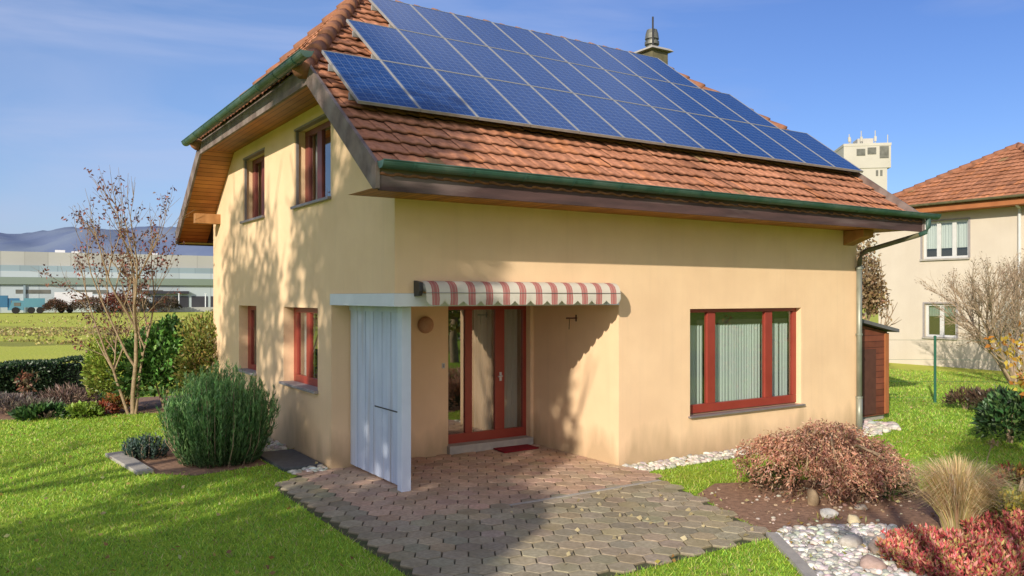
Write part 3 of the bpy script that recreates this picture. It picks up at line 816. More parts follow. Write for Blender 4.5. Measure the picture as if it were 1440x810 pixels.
GW = {'up_a': (2.13, 3.72, 3.86, 5.06), 'up_b': (5.35, 6.73, 3.86, 5.03), 'gr_a': (2.66, 4.28, 1.06, 2.28), 'gr_b': (5.85, 7.04, 1.06, 2.28)}
FW = (4.92, 7.56, 0.62, 2.26)
def build_walls():
    mb = MB()
    wall_grid(mb, (0, 0, 0), (0, 1, 0), (0, 0, 1), (-1, 0, 0), [0, 9.1], [0, 5.38], [(0, 2.1, 0, 2.49)] + list(GW.values()), 0.26, skip=(0,))
    wall_grid(mb, (0, 0, 0), (1, 0, 0), (0, 0, 1), (0, -1, 0), [0, 9.12], [0, 3.63], [(0, 3.5, 0, 2.49), FW], 0.2, skip=(0,))
    # recess
    wall_grid(mb, (0, 2.15, 0), (1, 0, 0), (0, 0, 1), (0, -1, 0), [0.36, 3.5], [0, 2.49], [(1.9, 3.44, 0, 2.34)], 0.22)
    mb.face([(0, 2.1, 0), (0.36, 2.1, 0), (0.36, 2.1, 2.49), (0, 2.1, 2.49)]); mb.face([(0.36, 2.1, 0), (0.36, 2.15, 0), (0.36, 2.15, 2.49), (0.36, 2.1, 2.49)])
    mb.face([(3.5, 0, 0), (3.5, 2.15, 0), (3.5, 2.15, 2.49), (3.5, 0, 2.49)])
    mb.face([(0, 0, 2.49), (3.5, 0, 2.49), (3.5, 2.15, 2.49), (0, 2.15, 2.49)])
    mb.face([(9.12, 0, 0), (9.12, 9.1, 0), (9.12, 9.1, 5.38), (9.12, 0, 5.38)])
    mb.face([(0, 9.1, 0), (9.12, 9.1, 0), (9.12, 9.1, 5.38), (0, 9.1, 5.38)])
    o = mb.build('wall', M['stucco'], house, fix=False)
    bm = bmesh.new(); bm.from_mesh(o.data); bmesh.ops.remove_doubles(bm, verts=bm.verts, dist=1e-4)
    for co, no in (((0, 0, zf(0) - 0.20), (0, -KF, 1)), ((0, YR, ZR - 0.20), (0, KR, 1))):
        bmesh.ops.bisect_plane(bm, geom=bm.verts[:] + bm.edges[:] + bm.faces[:], plane_co=co, plane_no=no, clear_outer=True)
    bm.to_mesh(o.data); bm.free()
    # near-black boxes behind the glass, room dimness put into their colour
    r = MB()
    r.box(0.55, 2.55, 0.05, 9.0, 9.0, 2.5); r.box(3.7, 0.9, 0.05, 9.0, 2.5, 2.5); r.box(0.6, 1.6, 2.8, 9.0, 6.9, 5.2)
    r.build('dim_room_box', M['interior'], house)
build_walls()

def frame_part(name, O, U, N, w, h, stiles, rail, thick, mat, parent, bottom=None, top=None):
    """a window frame: outer rect w x h in plane (U,z); stiles = list of (u0,u1) uprights; rails top/bottom"""
    O, U, N = Vector(O), Vector(U), Vector(N); Z = Vector((0, 0, 1))
    mb = MB()
    def bar(u0, u1, z0, z1, t=thick):
        p = [O + U * u0 + Z * z0, O + U * u1 + Z * z0, O + U * u1 + Z * z1, O + U * u0 + Z * z1]
        mb.hexa([tuple(q) for q in p], [tuple(q - N * t) for q in p])
    b = bottom or rail; t = top or rail
    bar(0, w, 0, b); bar(0, w, h - t, h)
    for u0, u1 in stiles: bar(u0, u1, b, h - t)
    return mb.build(name, mat, parent, bevel=0.006)
def pane(O, U, N, u0, u1, z0, z1, mat, parent, set_back=0.03):
    O, U, N = Vector(O), Vector(U), Vector(N); Z = Vector((0, 0, 1)); mb = MB(); q = O - N * set_back
    mb.face([q + U * u0 + Z * z0, q + U * u1 + Z * z0, q + U * u1 + Z * z1, q + U * u0 + Z * z1])
    return mb.build('pane', mat, parent, fix=False)
def curtain(O, U, N, u0, u1, z0, z1, mat, parent, back=0.14, amp=0.018, pitch=0.085, seed=0):
    rg = np.random.default_rng(seed); O, U, N = Vector(O), Vector(U), Vector(N)
    n = max(int((u1 - u0) / 0.008), 8); V = []
    ph = 0.0
    for i in range(n + 1):
        u = u0 + (u1 - u0) * i / n; ph += 6.283 * (0.008 / pitch) * rg.uniform(0.2, 1.8)
        d = back + amp * (0.75 + 0.25 * math.sin(i * 0.05)) * math.sin(ph) + 0.3 * amp * math.sin(ph * 2.7 + 1)
        p = O + U * u - N * d
        V.append((p.x, p.y, p.z + z0)); V.append((p.x, p.y, p.z + z1))
    F = [(2 * i, 2 * i + 2, 2 * i + 3, 2 * i + 1) for i in range(n)]
    return mesh_np('curtain', np.array(V), np.array(F), mat, parent, smooth=True)

# gable windows: plane X=0.16, U=+Y, N=-X
def gable_window(key, stiles, mat, glass, bottom, cur, sillz, sill_mat, proj=0.06, rail=0.09):
    a, b, c, d = GW[key]; O = (0.17, a, c); U = (0, 1, 0); N = (-1, 0, 0); w, h = b - a, d - c
    f = frame_part('window', O, U, N, w, h, stiles, rail, 0.07, mat, house, bottom=bottom)
    for k in range(len(stiles) - 1):
        pane(O, U, N, stiles[k][1], stiles[k + 1][0], bottom, h - rail, glass, f)
    for (u0, u1, m_, sd) in cur: curtain(O, U, N, u0, u1, bottom * 0.5, h - 0.03, M[m_], f, seed=sd)
    s = MB(); s.box(-proj, a - 0.03, c - 0.035, 0.17, b + 0.03, c + 0.006); s.build('sill', sill_mat, f, bevel=0.004)
    return f
f1 = gable_window('up_a', [(0, 0.07), (0.83, 1.03), (1.40, 1.59)], M['darkframe'], M['skyglass'], 0.07, [(1.05, 1.5, 'curtain2', 2)], 0, M['sillmetal'])
f2 = gable_window('up_b', [(0, 0.09), (0.62, 0.78), (1.20, 1.38)], M['darkframe'], M['glass'], 0.07, [(0.05, 1.32, 'curtainred', 3)], 0, M['sillmetal'])
gable_window('gr_a', [(0, 0.08), (0.84, 1.0), (1.44, 1.62)], M['redframe'], M['skyglass'], 0.12, [(1.02, 1.5, 'curtain2', 4)], 0, M['sill'], proj=0.07)
gable_window('gr_b', [(0, 0.07), (0.98, 1.19)], M['redframe'], M['glass'], 0.10, [(0.02, 1.1, 'curtain', 5)], 0, M['sill'])
# roller-shutter box line and guides on the upper windows
for f, key in ((f1, 'up_a'), (f2, 'up_b')):
    a, b, c, d = GW[key]; mb = MB()
    mb.box(-0.008, a - 0.01, d - 0.003, 0.09, b + 0.01, d + 0.028); mb.build('shutter_box', M['sillmetal'], f, bevel=0.004)
    mb = MB(); mb.box(0.02, b - 0.03, c + 0.01, 0.06, b - 0.003, d - 0.01); mb.build('shutter_guide', M['sillmetal'], f)
    mb = MB(); mb.box(0.02, a + 0.003, c + 0.01, 0.06, a + 0.03, d - 0.01); mb.build('shutter_guide', M['sillmetal'], f)

# big front window: plane Y=0.1
O = (4.92, 0.10, 0.64); U = (1, 0, 0); N = (0, -1, 0); w, h = 2.64, 1.62
ST = [(0, 0.09), (0.48, 0.66), (1.84, 2.02), (2.55, 2.64)]
fw = frame_part('window', O, U, N, w, h, ST, 0.06, 0.07, M['redframe'], house, bottom=0.13)
for k in range(3): pane(O, U, N, ST[k][1], ST[k + 1][0], 0.13, h - 0.06, M['glass'], fw)
for k, (u0, u1) in enumerate(((0.03, 0.55), (0.6, 1.92), (1.95, 2.36), (2.40, 2.62))): curtain(O, U, N, u0, u1, 0.05, h - 0.16, M['curtain'], fw, back=0.16, amp=0.012, pitch=0.065, seed=20 + k)
mb = MB(); mb.box(4.88, -0.06, 0.597, 7.60, 0.10, 0.622); mb.build('sill', M['sillmetal'], fw, bevel=0.004)
mb = MB(); mb.box(4.98, 0.24, 2.0, 7.5, 0.27, 2.26); mb.build('curtain_pelmet', M['interior'], fw)

# patio door: plane Y=2.27
O = (1.9, 2.27, 0.14); w, h = 1.54, 2.20
ST = [(0, 0.07), (0.37, 0.50), (0.93, 1.11), (1.47, 1.54)]
dr = frame_part('patio_door', O, U, N, w, h, ST, 0.10, 0.08, M['redframe'], house, bottom=0.15)
for k in range(3): pane(O, U, N, ST[k][1], ST[k + 1][0], 0.15, h - 0.1, M['doorglass'], dr)
for k, (u0, u1) in enumerate(((0.66, 0.98), (1.08, 1.5))): curtain(O, U, N, u0, u1, 0.08, h - 0.05, M['curtain2'], dr, back=0.2, amp=0.03, pitch=0.11, seed=40 + k)
mb = MB(); mb.tube([(2.93, 2.265, 1.16), (2.93, 2.215, 1.16), (2.85, 2.205, 1.155)], 0.011, 8); mb.box(2.91, 2.262, 1.08, 2.95, 2.27, 1.22); mb.build('handle', M['white'], dr)
mb = MB(); mb.box(1.88, 2.06, 0.0, 3.44, 2.36, 0.145); mb.build('threshold', M['concrete'], dr, bevel=0.006)

# porch: lintel, ceiling trim, board screen, post
mb = MB()
mb.hexa([(-0.012, -0.012, 2.33), (3.5, -0.012, 2.33), (3.5, 0.2, 2.33), (0.2, 0.2, 2.33)], [(-0.012, -0.012, 2.488), (3.5, -0.012, 2.488), (3.5, 0.2, 2.488), (0.2, 0.2, 2.488)])
mb.hexa([(-0.012, -0.012, 2.33), (0.2, 0.2, 2.33), (0.2, 2.13, 2.33), (-0.012, 2.13, 2.33)], [(-0.012, -0.012, 2.488), (0.2, 0.2, 2.488), (0.2, 2.13, 2.488), (-0.012, 2.13, 2.488)])
mb.build('porch_beam', M['lintel'], house)
mb = MB(); mb.box(0.2, 0.2, 2.40, 3.495, 2.145, 2.486); mb.build('porch_ceiling', M['soffit'], house)
mb = MB(); mb.box(0.225, 0.28, 0.0, 0.355, 0.41, 2.33); post = mb.build('porch_post', M['postwhite'], house, bevel=0.006)
mb = MB()
ys = np.linspace(0.43, 2.08, 13)
for k in range(12): mb.box(0.27 + (0.004 if k % 2 else 0), ys[k] + 0.006, 0.06, 0.292, ys[k + 1] - 0.006, 2.25)
scr = mb.build('porch_screen', M['board'], house, bevel=0.003)
mb = MB(); mb.box(0.262, 0.42, 2.25, 0.30, 2.09, 2.33); mb.box(0.293, 0.42, 0.06, 0.32, 2.09, 2.2); mb.build('screen_rail', M['board'], scr)
mb = MB(); mb.box(0.2645, 0.43, 0.98, 0.27, 1.2, 0.995); mb.build('screen_joint', M['dark'], scr)

# awning
def awning():
    x0, x1 = 0.30, 3.32
    prof = [(-0.03, 2.635), (-0.09, 2.64), (-0.16, 2.625), (-0.215, 2.585), (-0.24, 2.535), (-0.245, 2.50)]
    nx = 96; V = []; F = []
    for i in range(nx + 1):
        x = x0 + (x1 - x0) * i / nx
        for y, z in prof: V.append((x, y + 0.004 * math.sin(x * 3), z))
        f = ((x - x0) / 0.2517) % 1.0
        zb = 2.345 + 0.05 * max(0.0, 1 - abs(min(f, 1 - f)) / 0.22)
        V.append((x, -0.248 + 0.006 * math.sin(x * 9), 2.42)); V.append((x, -0.243 + 0.01 * math.sin(x * 11 + 1), zb))
    m = len(prof) + 2
    for i in range(nx):
        for j in range(m - 1): F.append((i * m + j, (i + 1) * m + j, (i + 1) * m + j + 1, i * m + j + 1))
    aw = mesh_np('awning', np.array(V), np.array(F), M['awning'], house, smooth=True)
    mb = MB(); mb.box(x0, -0.255, 2.492, x1, -0.249, 2.499); mb.build('front_bar', M['sillmetal'], aw)
    mb = MB(); mb.tube([(x0 + 0.01, -0.09, 2.565), (x1 - 0.01, -0.09, 2.565)], 0.055, 12); mb.build('roller', M['white'], aw, smooth=True)
    for x in (x0 - 0.05, x1):
        mb = MB(); mb.extr([(x, 0.0, 2.45), (x, -0.13, 2.46), (x, -0.17, 2.52), (x, -0.15, 2.62), (x, 0.0, 2.645)], (0.05 if x < 1 else 0.012, 0, 0)); mb.build('end_bracket', M['dark'] if x < 1 else M['white'], aw, bevel=0.004)
    for x in (0.6, 2.9):
        mb = MB(); mb.box(x, -0.2, 2.452, x + 0.04, 0.0, 2.488); mb.build('folding_arm', M['white'], aw)
awning()

# small wall fittings
mb = MB(); mb.lathe([(0.125, 0.0), (0.13, 0.02), (0.125, 0.05), (0.10, 0.085), (0.05, 0.10)], (0, 0, 0), 24)
mb.V = [(1.50 + v[0], 2.149 - v[2], 2.02 + v[1]) for v in mb.V]; mb.build('wall_lamp', M['lamp'], house, smooth=True)
mb = MB(); mb.box(1.79, 2.138, 1.345, 1.84, 2.152, 1.425); sw = mb.build('light_switch', M['white'], house, bevel=0.003)
mb = MB(); mb.box(1.802, 2.135, 1.36, 1.828, 2.14, 1.41); mb.build('rocker', M['sill'], sw)
mb = MB(); mb.tube([(3.5, 0.98, 2.12), (3.30, 0.98, 2.12)], 0.012, 8); mb.tube([(3.485, 0.98, 2.17), (3.485, 0.98, 2.07)], 0.012, 8); mb.tube([(3.36, 0.98, 2.12), (3.355, 0.985, 1.95)], 0.005, 6)
mb.build('wall_hook', M['rust'], house)

# roof tiles
def tile_slope(name, O, U, Vv, nu, width, length, clip, rng, tw=0.20, course=0.285, base=(0.63, 0.285, 0.165), dark=0.0, u_shade=None, parent=house, mat='tile', lite=1.0):
    O, U, Vv = np.array(O, float), np.array(U, float), np.array(Vv, float)
    Nn = np.cross(U, Vv); Nn /= np.linalg.norm(Nn)
    if Nn[2] < 0: Nn = -Nn
    ncol = int(width / tw) + 2; nrow = int(length / course) + 2
    us = np.array([0, 0.1, 0.28, 0.46, 0.6, 0.8, 1.0]); prof = np.array([0.005, 0.013, 0.015, 0.010, 0.003, 0.0, 0.0025])
    V = []; F = []; C = []
    for r in range(nrow):
        for c in range(-1, ncol):
            u0 = c * tw; v0 = r * course
            jz, jv, tilt = rng.normal() * 0.003, rng.normal() * 0.006, rng.normal() * 0.004
            col = np.array(base) * rng.uniform(0.88, 1.08) * (1 + 0.10 * math.sin(c * 0.55 + 1) * math.sin(r * 0.8 + c * 0.13)); q = rng.random()
            if q < 0.05: col = col * np.array([0.74, 0.76, 0.80])
            elif q < 0.16: col = col * np.array([1.12, 1.05, 0.9])
            elif q < 0.165: col = np.array([0.44, 0.28, 0.14]) * rng.uniform(0.85, 1.1)
            b = len(V)
            for (vv, dz, sh) in ((v0 + 0.004, -0.022, 0.25), (v0 + jv, 0.0, 0.62), (v0 + 0.04 + jv, 0.003, 1.0), (v0 + course * 1.06, -0.034, 0.88)):  # lip and overlap darkened: shade between courses put into the tile colour
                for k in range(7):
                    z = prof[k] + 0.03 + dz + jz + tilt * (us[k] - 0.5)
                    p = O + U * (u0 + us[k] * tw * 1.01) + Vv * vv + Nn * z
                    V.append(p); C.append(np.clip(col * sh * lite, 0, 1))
            for a in range(3):
                for k in range(6):
                    F.append((b + a * 7 + k, b + a * 7 + k + 1, b + (a + 1) * 7 + k + 1, b + (a + 1) * 7 + k))
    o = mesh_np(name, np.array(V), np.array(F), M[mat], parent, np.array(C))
    bm = bmesh.new(); bm.from_mesh(o.data)
    loc = np.array(root_loc(parent))
    for co, no in clip:
        bmesh.ops.bisect_plane(bm, geom=bm.verts[:] + bm.edges[:] + bm.faces[:], plane_co=np.array(co) - loc, plane_no=no, clear_outer=True)
    bm.to_mesh(o.data); bm.free()
    return o

def unit(v): v = np.array(v, float); return v / np.linalg.norm(v)
def hip_plane(p, q, keep):
    """vertical plane through hip line p-q; normal pointing away from keep"""
    d = np.array([q[0] - p[0], q[1] - p[1]]); n = np.array([-d[1], d[0]]); n /= np.linalg.norm(n)
    if (np.array(keep) - np.array(p[:2])) @ n > 0: n = -n
    return ((p[0], p[1], 0), (n[0], n[1], 0))
def roof():
    rg = np.random.default_rng(8)
    vf = unit((0, 1, KF)); vr = unit((0, -1, KR))
    hpl = [((HX0, YH), (RX0, YR)), ((HX1, YH), (RX1, YR))]; hpr = [((HX0, YHR), (RX0, YR)), ((HX1, YHR), (RX1, YR))]
    clipf = [((XV0, 0, 0), (-1, 0, 0)), ((XV1, 0, 0), (1, 0, 0)), ((0, YR, 0), (0, 1, 0))] + [hip_plane(*h, (4.5, 2)) for h in hpl]
    front = tile_slope('roof', (XV0, YE - 0.03, zf(YE - 0.03) - 0.12), (1, 0, 0), vf, None, XV1 - XV0, (YR - YE) / vf[1], clipf, rg)
    clipr = [((XV0, 0, 0), (-1, 0, 0)), ((XV1, 0, 0), (1, 0, 0)), ((0, YR, 0), (0, -1, 0))] + [hip_plane(*h, (4.5, 7)) for h in hpr]
    rear = tile_slope('tile_slope', (XV0, YB, zr(YB) - 0.12), (1, 0, 0), vr, None, XV1 - XV0, (YB - YR) / -vr[1], clipr, rg, parent=front)
    sl = (ZR - ZH) / (RX0 - HX0)
    vh = unit((1, 0, sl)); vh2 = unit((-1, 0, sl))
    ln = (RX0 - HX0) / vh[0]
    tile_slope('tile_slope', (HX0 + 0.05, YH - 0.1, ZH - 0.0), (0, 1, 0), vh, None, YHR - YH + 0.2, ln, [hip_plane(*hpl[0], (-0.6, 4)), hip_plane(*hpr[0], (-0.6, 4))], rg, parent=front)
    tile_slope('tile_slope', (HX1, YH - 0.1, ZH - 0.12), (0, 1, 0), vh2, None, YHR - YH + 0.2, ln, [hip_plane(*hpl[1], (9.7, 4)), hip_plane(*hpr[1], (9.7, 4))], rg, parent=front)
    # hip and ridge caps: overlapping half-round tiles
    mb = MB()
    def caps(p, q):
        p, q = Vector(p), Vector(q); L_ = (q - p).length; n = int(L_ / 0.36); d = (q - p) / n
        for k in range(n):
            a = p + d * k; b = p + d * (k + 1.12)
            s = Vector((0, 0, 0.012 * random.random()))
            mb.tube([a + s, a + d * 0.2 + s, b + s - Vector((0, 0, 0.03))], [0.125, 0.12, 0.10], 10)
    dz = -0.08
    for h, yy in ((hpl[0], YH), (hpl[1], YH), (hpr[0], YHR), (hpr[1], YHR)):
        caps((h[0][0], h[0][1], ZH + dz), (h[1][0], h[1][1], ZR + dz))
    caps((RX0, YR, ZR + dz - 0.03), (RX1, YR, ZR + dz - 0.03))
    mb.build('ridge_tiles', M['ridge'], front, smooth=True)
    return front
ROOF = roof()

# verge boards, fascias, soffits
def boards():
    mb = MB()
    for x in (XV0 - 0.02, XV1 - 0.025):
        d = (0.045, 0, 0)
        mbv = MB(); mbv.extr([(x, YE - 0.06, zf(YE) + 0.0), (x, YH + 0.05, ZH + 0.05), (x, YH + 0.05, ZH - 0.24), (x, YE + 0.02, zf(YE) - 0.27), (x, YE - 0.06, zf(YE) - 0.27)], d); mbv.build('verge_board', M['greywood'], house)
        mbv = MB(); mbv.extr([(x, YB + 0.06, zr(YB) + 0.0), (x, YHR - 0.05, ZH + 0.05), (x, YHR - 0.05, ZH - 0.24), (x, YB - 0.02, zr(YB) - 0.27), (x, YB + 0.06, zr(YB) - 0.27)], d); mbv.build('verge_board', M['greywood'], house)
        mbv = MB(); mbv.box(x - 0.002, YH + 0.05, ZH - 0.24, x + 0.043, YHR - 0.05, ZH + 0.02); mbv.build('fascia', M['greywood'], house)
    mbv = MB(); mbv.box(XV0 + 0.026, YE - 0.035, 3.585, XV1 - 0.026, YE, 3.86); mbv.build('fascia', M['fascia'], house)
    mbv = MB(); mbv.box(XV0 + 0.026, YB, 3.56, XV1 - 0.026, YB + 0.035, 3.84); mbv.build('fascia', M['fascia'], house)
    # soffits
    mbv = MB(); mbv.face([(XV0 + 0.026, YE, 3.625), (XV1 - 0.026, YE, 3.625), (XV1 - 0.026, 0.0, 3.625), (XV0 + 0.026, 0.0, 3.625)]); mbv.build('soffit', M['soffit_h'], house)
    mbv = MB(); mbv.face([(XV0 + 0.026, YB, 3.585), (XV1 - 0.026, YB, 3.585), (XV1 - 0.026, 9.1, 3.585), (XV0 + 0.026, 9.1, 3.585)]); mbv.build('soffit', M['soffit_h'], house)
    for xa, xb in ((XV0 + 0.024, 0.0), (9.12, XV1 - 0.024)):
        mbv = MB()
        yt = YE + (5.27 + 0.22 - ZE) / KF
        mbv.face([(xa, 0.0, zf(0) - 0.22), (xb, 0.0, zf(0) - 0.22), (xb, yt, 5.27), (xa, yt, 5.27)])
        mbv.face([(xa, YE, zf(YE) - 0.22), (xb, YE, zf(YE) - 0.22), (xb, 0.0, zf(0) - 0.22), (xa, 0.0, zf(0) - 0.22)])
        y2 = YR + (ZR - 5.27 - 0.22) / KR
        mbv.build('soffit', M['soffit_z'], house); mbv = MB()
        mbv.face([(xa, YB, zr(YB) - 0.22), (xb, YB, zr(YB) - 0.22), (xb, y2, 5.27), (xa, y2, 5.27)])
        mbv.build('soffit', M['soffit_z'], house)
        mbv = MB(); mbv.face([(xa, yt, 5.27), (xb, yt, 5.27), (xb, y2, 5.27), (xa, y2, 5.27)]); mbv.build('soffit', M['soffit_h'], house)
    # purlin ends
    for x0, x1, y, z in ((XV0 + 0.12, 0.0, 8.55, 4.05), (9.12, XV1 - 0.06, 8.5, 4.05), (9.12, XV1 - 0.06, 0.15, 3.95)):
        mbv = MB(); mbv.box(x0, y - 0.08, z - 0.1, x1, y + 0.08, z + 0.1); mbv.build('purlin_end', M['purlin'], house, bevel=0.006)
    # wood-coloured wedge under the right end of the front eave
    mbv = MB(); mbv.extr([(8.72, 0.0, 3.36), (8.72, -0.40, 3.50), (8.72, -0.40, 3.62), (8.72, 0.0, 3.62)], (0.30, 0, 0)); mbv.build('eave_wedge', M['purlin'], house, bevel=0.008)
    # roof underlay (keeps light from leaking through the tiles)
    mbv = MB(); e = 0.15
    mbv.face([(XV0, YE, zf(YE) - e), (XV1, YE, zf(YE) - e), (XV1, YH, ZH - e), (XV0, YH, ZH - e)])
    mbv.face([(XV0, YH, ZH - e), (XV1, YH, ZH - e), (RX1, YR, ZR - e), (RX0, YR, ZR - e)])
    mbv.face([(XV0, YB, zr(YB) - e), (XV1, YB, zr(YB) - e), (XV1, YHR, ZH - e), (XV0, YHR, ZH - e)])
    mbv.face([(XV0, YHR, ZH - e), (XV1, YHR, ZH - e), (RX1, YR, ZR - e), (RX0, YR, ZR - e)])
    mbv.face([(XV0, YH, ZH - e), (XV0, YHR, ZH - e), (RX0, YR, ZR - e)]); mbv.face([(XV1, YH, ZH - e), (XV1, YHR, ZH - e), (RX1, YR, ZR - e)])
    mbv.build('underlay', M['dark'], ROOF)
boards()

# gutters
def half_pipe(mb, p, q, r, n=10):
    p, q = Vector(p), Vector(q); d = (q - p).normalized(); s = d.cross(Vector((0, 0, 1))).normalized(); Z = Vector((0, 0, 1))
    for rr in (r, r - 0.006):
        A = [(p + s * rr * math.cos(math.pi + math.pi * k / n) + Z * rr * math.sin(math.pi + math.pi * k / n), q + s * rr * math.cos(math.pi + math.pi * k / n) + Z * rr * math.sin(math.pi + math.pi * k / n)) for k in range(n + 1)]
        for k in range(n): mb.face([A[k][0], A[k + 1][0], A[k + 1][1], A[k][1]])
    for e in (p, q):
        mb.face([e + s * r * math.cos(math.pi + math.pi * k / n) + Z * r * math.sin(math.pi + math.pi * k / n) for k in range(n + 1)])
    for sg in (-1, 1): mb.tube([p + s * r * sg, q + s * r * sg], 0.009, 6)
def gutters():
    proto = None
    for (p, q, step) in (((-0.62, -0.985, 3.885), (9.98, -0.985, 3.885), 0.72), ((-0.83, 0.72, ZH + 0.02), (-0.83, 7.72, ZH + 0.02), 0.8), ((-0.62, YB + 0.13, 3.86), (9.9, YB + 0.13, 3.86), 0.8)):
        mb = MB(); half_pipe(mb, p, q, 0.082); gt = mb.build('gutter', M['green'], house, smooth=False)
        p, q = Vector(p), Vector(q); L_ = (q - p).length; d = (q - p).normalized(); s = d.cross(Vector((0, 0, 1)))
        k = 0.35
        while k < L_:
            if proto is None or True:
                c = p + d * k; mb = MB()
                pts = [c + s * 0.088 * math.cos(math.pi + math.pi * t / 8) + Vector((0, 0, 0.088 * math.sin(math.pi + math.pi * t / 8))) for t in range(9)]
                for t in range(8): mb.extr([pts[t], pts[t + 1], pts[t + 1] + Vector((0, 0, 0.004)), pts[t] + Vector((0, 0, 0.004))], d * 0.03)
                mb.build('gutter_bracket', M['green'], gt)
            k += step
    # downpipe from the front gutter back to the wall and down the corner
    mb = MB(); mb.tube([(9.72, -0.985, 3.84), (9.72, -0.985, 3.66), (9.705, -0.95, 3.58), (9.64, -0.86, 3.53)], 0.042, 12)
    dp = mb.build('downpipe', M['green'], house, smooth=True)
    mb = MB(); mb.tube([(9.64, -0.86, 3.53), (9.20, -0.16, 3.28), (9.14, -0.09, 3.22), (9.10, -0.075, 3.12), (9.09, -0.07, 2.98)], 0.042, 12); mb.build('elbow', M['chimney'], dp, smooth=True)
    mb = MB(); mb.tube([(9.09, -0.07, 3.0), (9.09, -0.07, 0.62)], 0.048, 14); mb.build('pipe', M['zinc'], dp, smooth=True)
    mb = MB(); mb.tube([(9.09, -0.07, 0.64), (9.09, -0.07, 0.02)], 0.056, 14); mb.build('pipe_foot', M['zinc'], dp, smooth=True)
    for z in (2.94, 1.75, 0.62):
        mb = MB(); mb.tube([(9.09, -0.07, z), (9.09, -0.07, z + 0.035)], 0.06, 14); mb.box(9.08, -0.05, z, 9.10, 0.0, z + 0.03); mb.build('pipe_clip', M['zinc'], dp)
gutters()

# solar panels: 12 + 10 + 8 in three rows
def solar():
    x0, x1 = -0.37, 9.68; w = (x1 - x0) / 12; y0 = 0.25; hh = 1.25
    ang = math.atan(KF); Lp = hh / math.cos(ang)
    proto = None
    for row in range(3):
        for c in range(row, 12 - row):
            X = x0 + w * c + w / 2; Y = y0 + hh * row + hh / 2
            if proto is None:
                mb = MB(); mb.box(-w / 2 + 0.02, -Lp / 2 + 0.02, 0.026, w / 2 - 0.02, Lp / 2 - 0.02, 0.033); proto = mb.build('solar_panel', M['solar'], house)
                mb = MB(); a, b, t = w / 2 - 0.003, Lp / 2 - 0.004, 0.013
                mb.box(-a, -b, 0, a, -b + t, 0.038); mb.box(-a, b - t, 0, a, b, 0.038); mb.box(-a, -b + t, 0, -a + t, b - t, 0.038); mb.box(a - t, -b + t, 0, a, b - t, 0.038)
                mb.build('frame', M['panelframe'], proto)
                o = proto
            else: o = copy_tree(proto, house)
            o.location = (X, Y, zf(Y) + 0.078); o.rotation_euler = (ang, 0, 0)
    mb = MB()
    for row in range(3):
        for k in (0.22, 0.78):
            Y = y0 + hh * (row + k); mb.box(x0 + w * row, Y - 0.02, zf(Y) - 0.03, x1 - w * row, Y + 0.02, zf(Y) + 0.062)
    mb.build('mounting_rails', M['panelframe'], house)
solar()

# chimney
mb = MB(); mb.box(8.80, 5.0, 5.9, 9.28, 5.62, 8.16); ch = mb.build('chimney', M['chimney'], house)
mb = MB(); mb.hexa([(8.70, 4.9, 8.16), (9.38, 4.9, 8.16), (9.38, 5.72, 8.16), (8.70, 5.72, 8.16)], [(8.76, 4.96, 8.225), (9.32, 4.96, 8.225), (9.32, 5.66, 8.225), (8.76, 5.66, 8.225)]); mb.build('chimney_cap', M['concrete'], ch)
mb = MB(); mb.lathe([(0.16, 0.0), (0.16, 0.07), (0.12, 0.08), (0.12, 0.12), (0.17, 0.13), (0.17, 0.20), (0.13, 0.21), (0.13, 0.25), (0.165, 0.26), (0.15, 0.38), (0.12, 0.48), (0.02, 0.50)], (9.04, 5.28, 8.225), 20); mb.build('chimney_cowl', M['cowl'], ch)
mb = MB(); mb.tube([(8.92, 5.12, 8.225), (8.92, 5.12, 8.95)], 0.022, 6); mb.build('lightning_rod', M['dark'], ch)

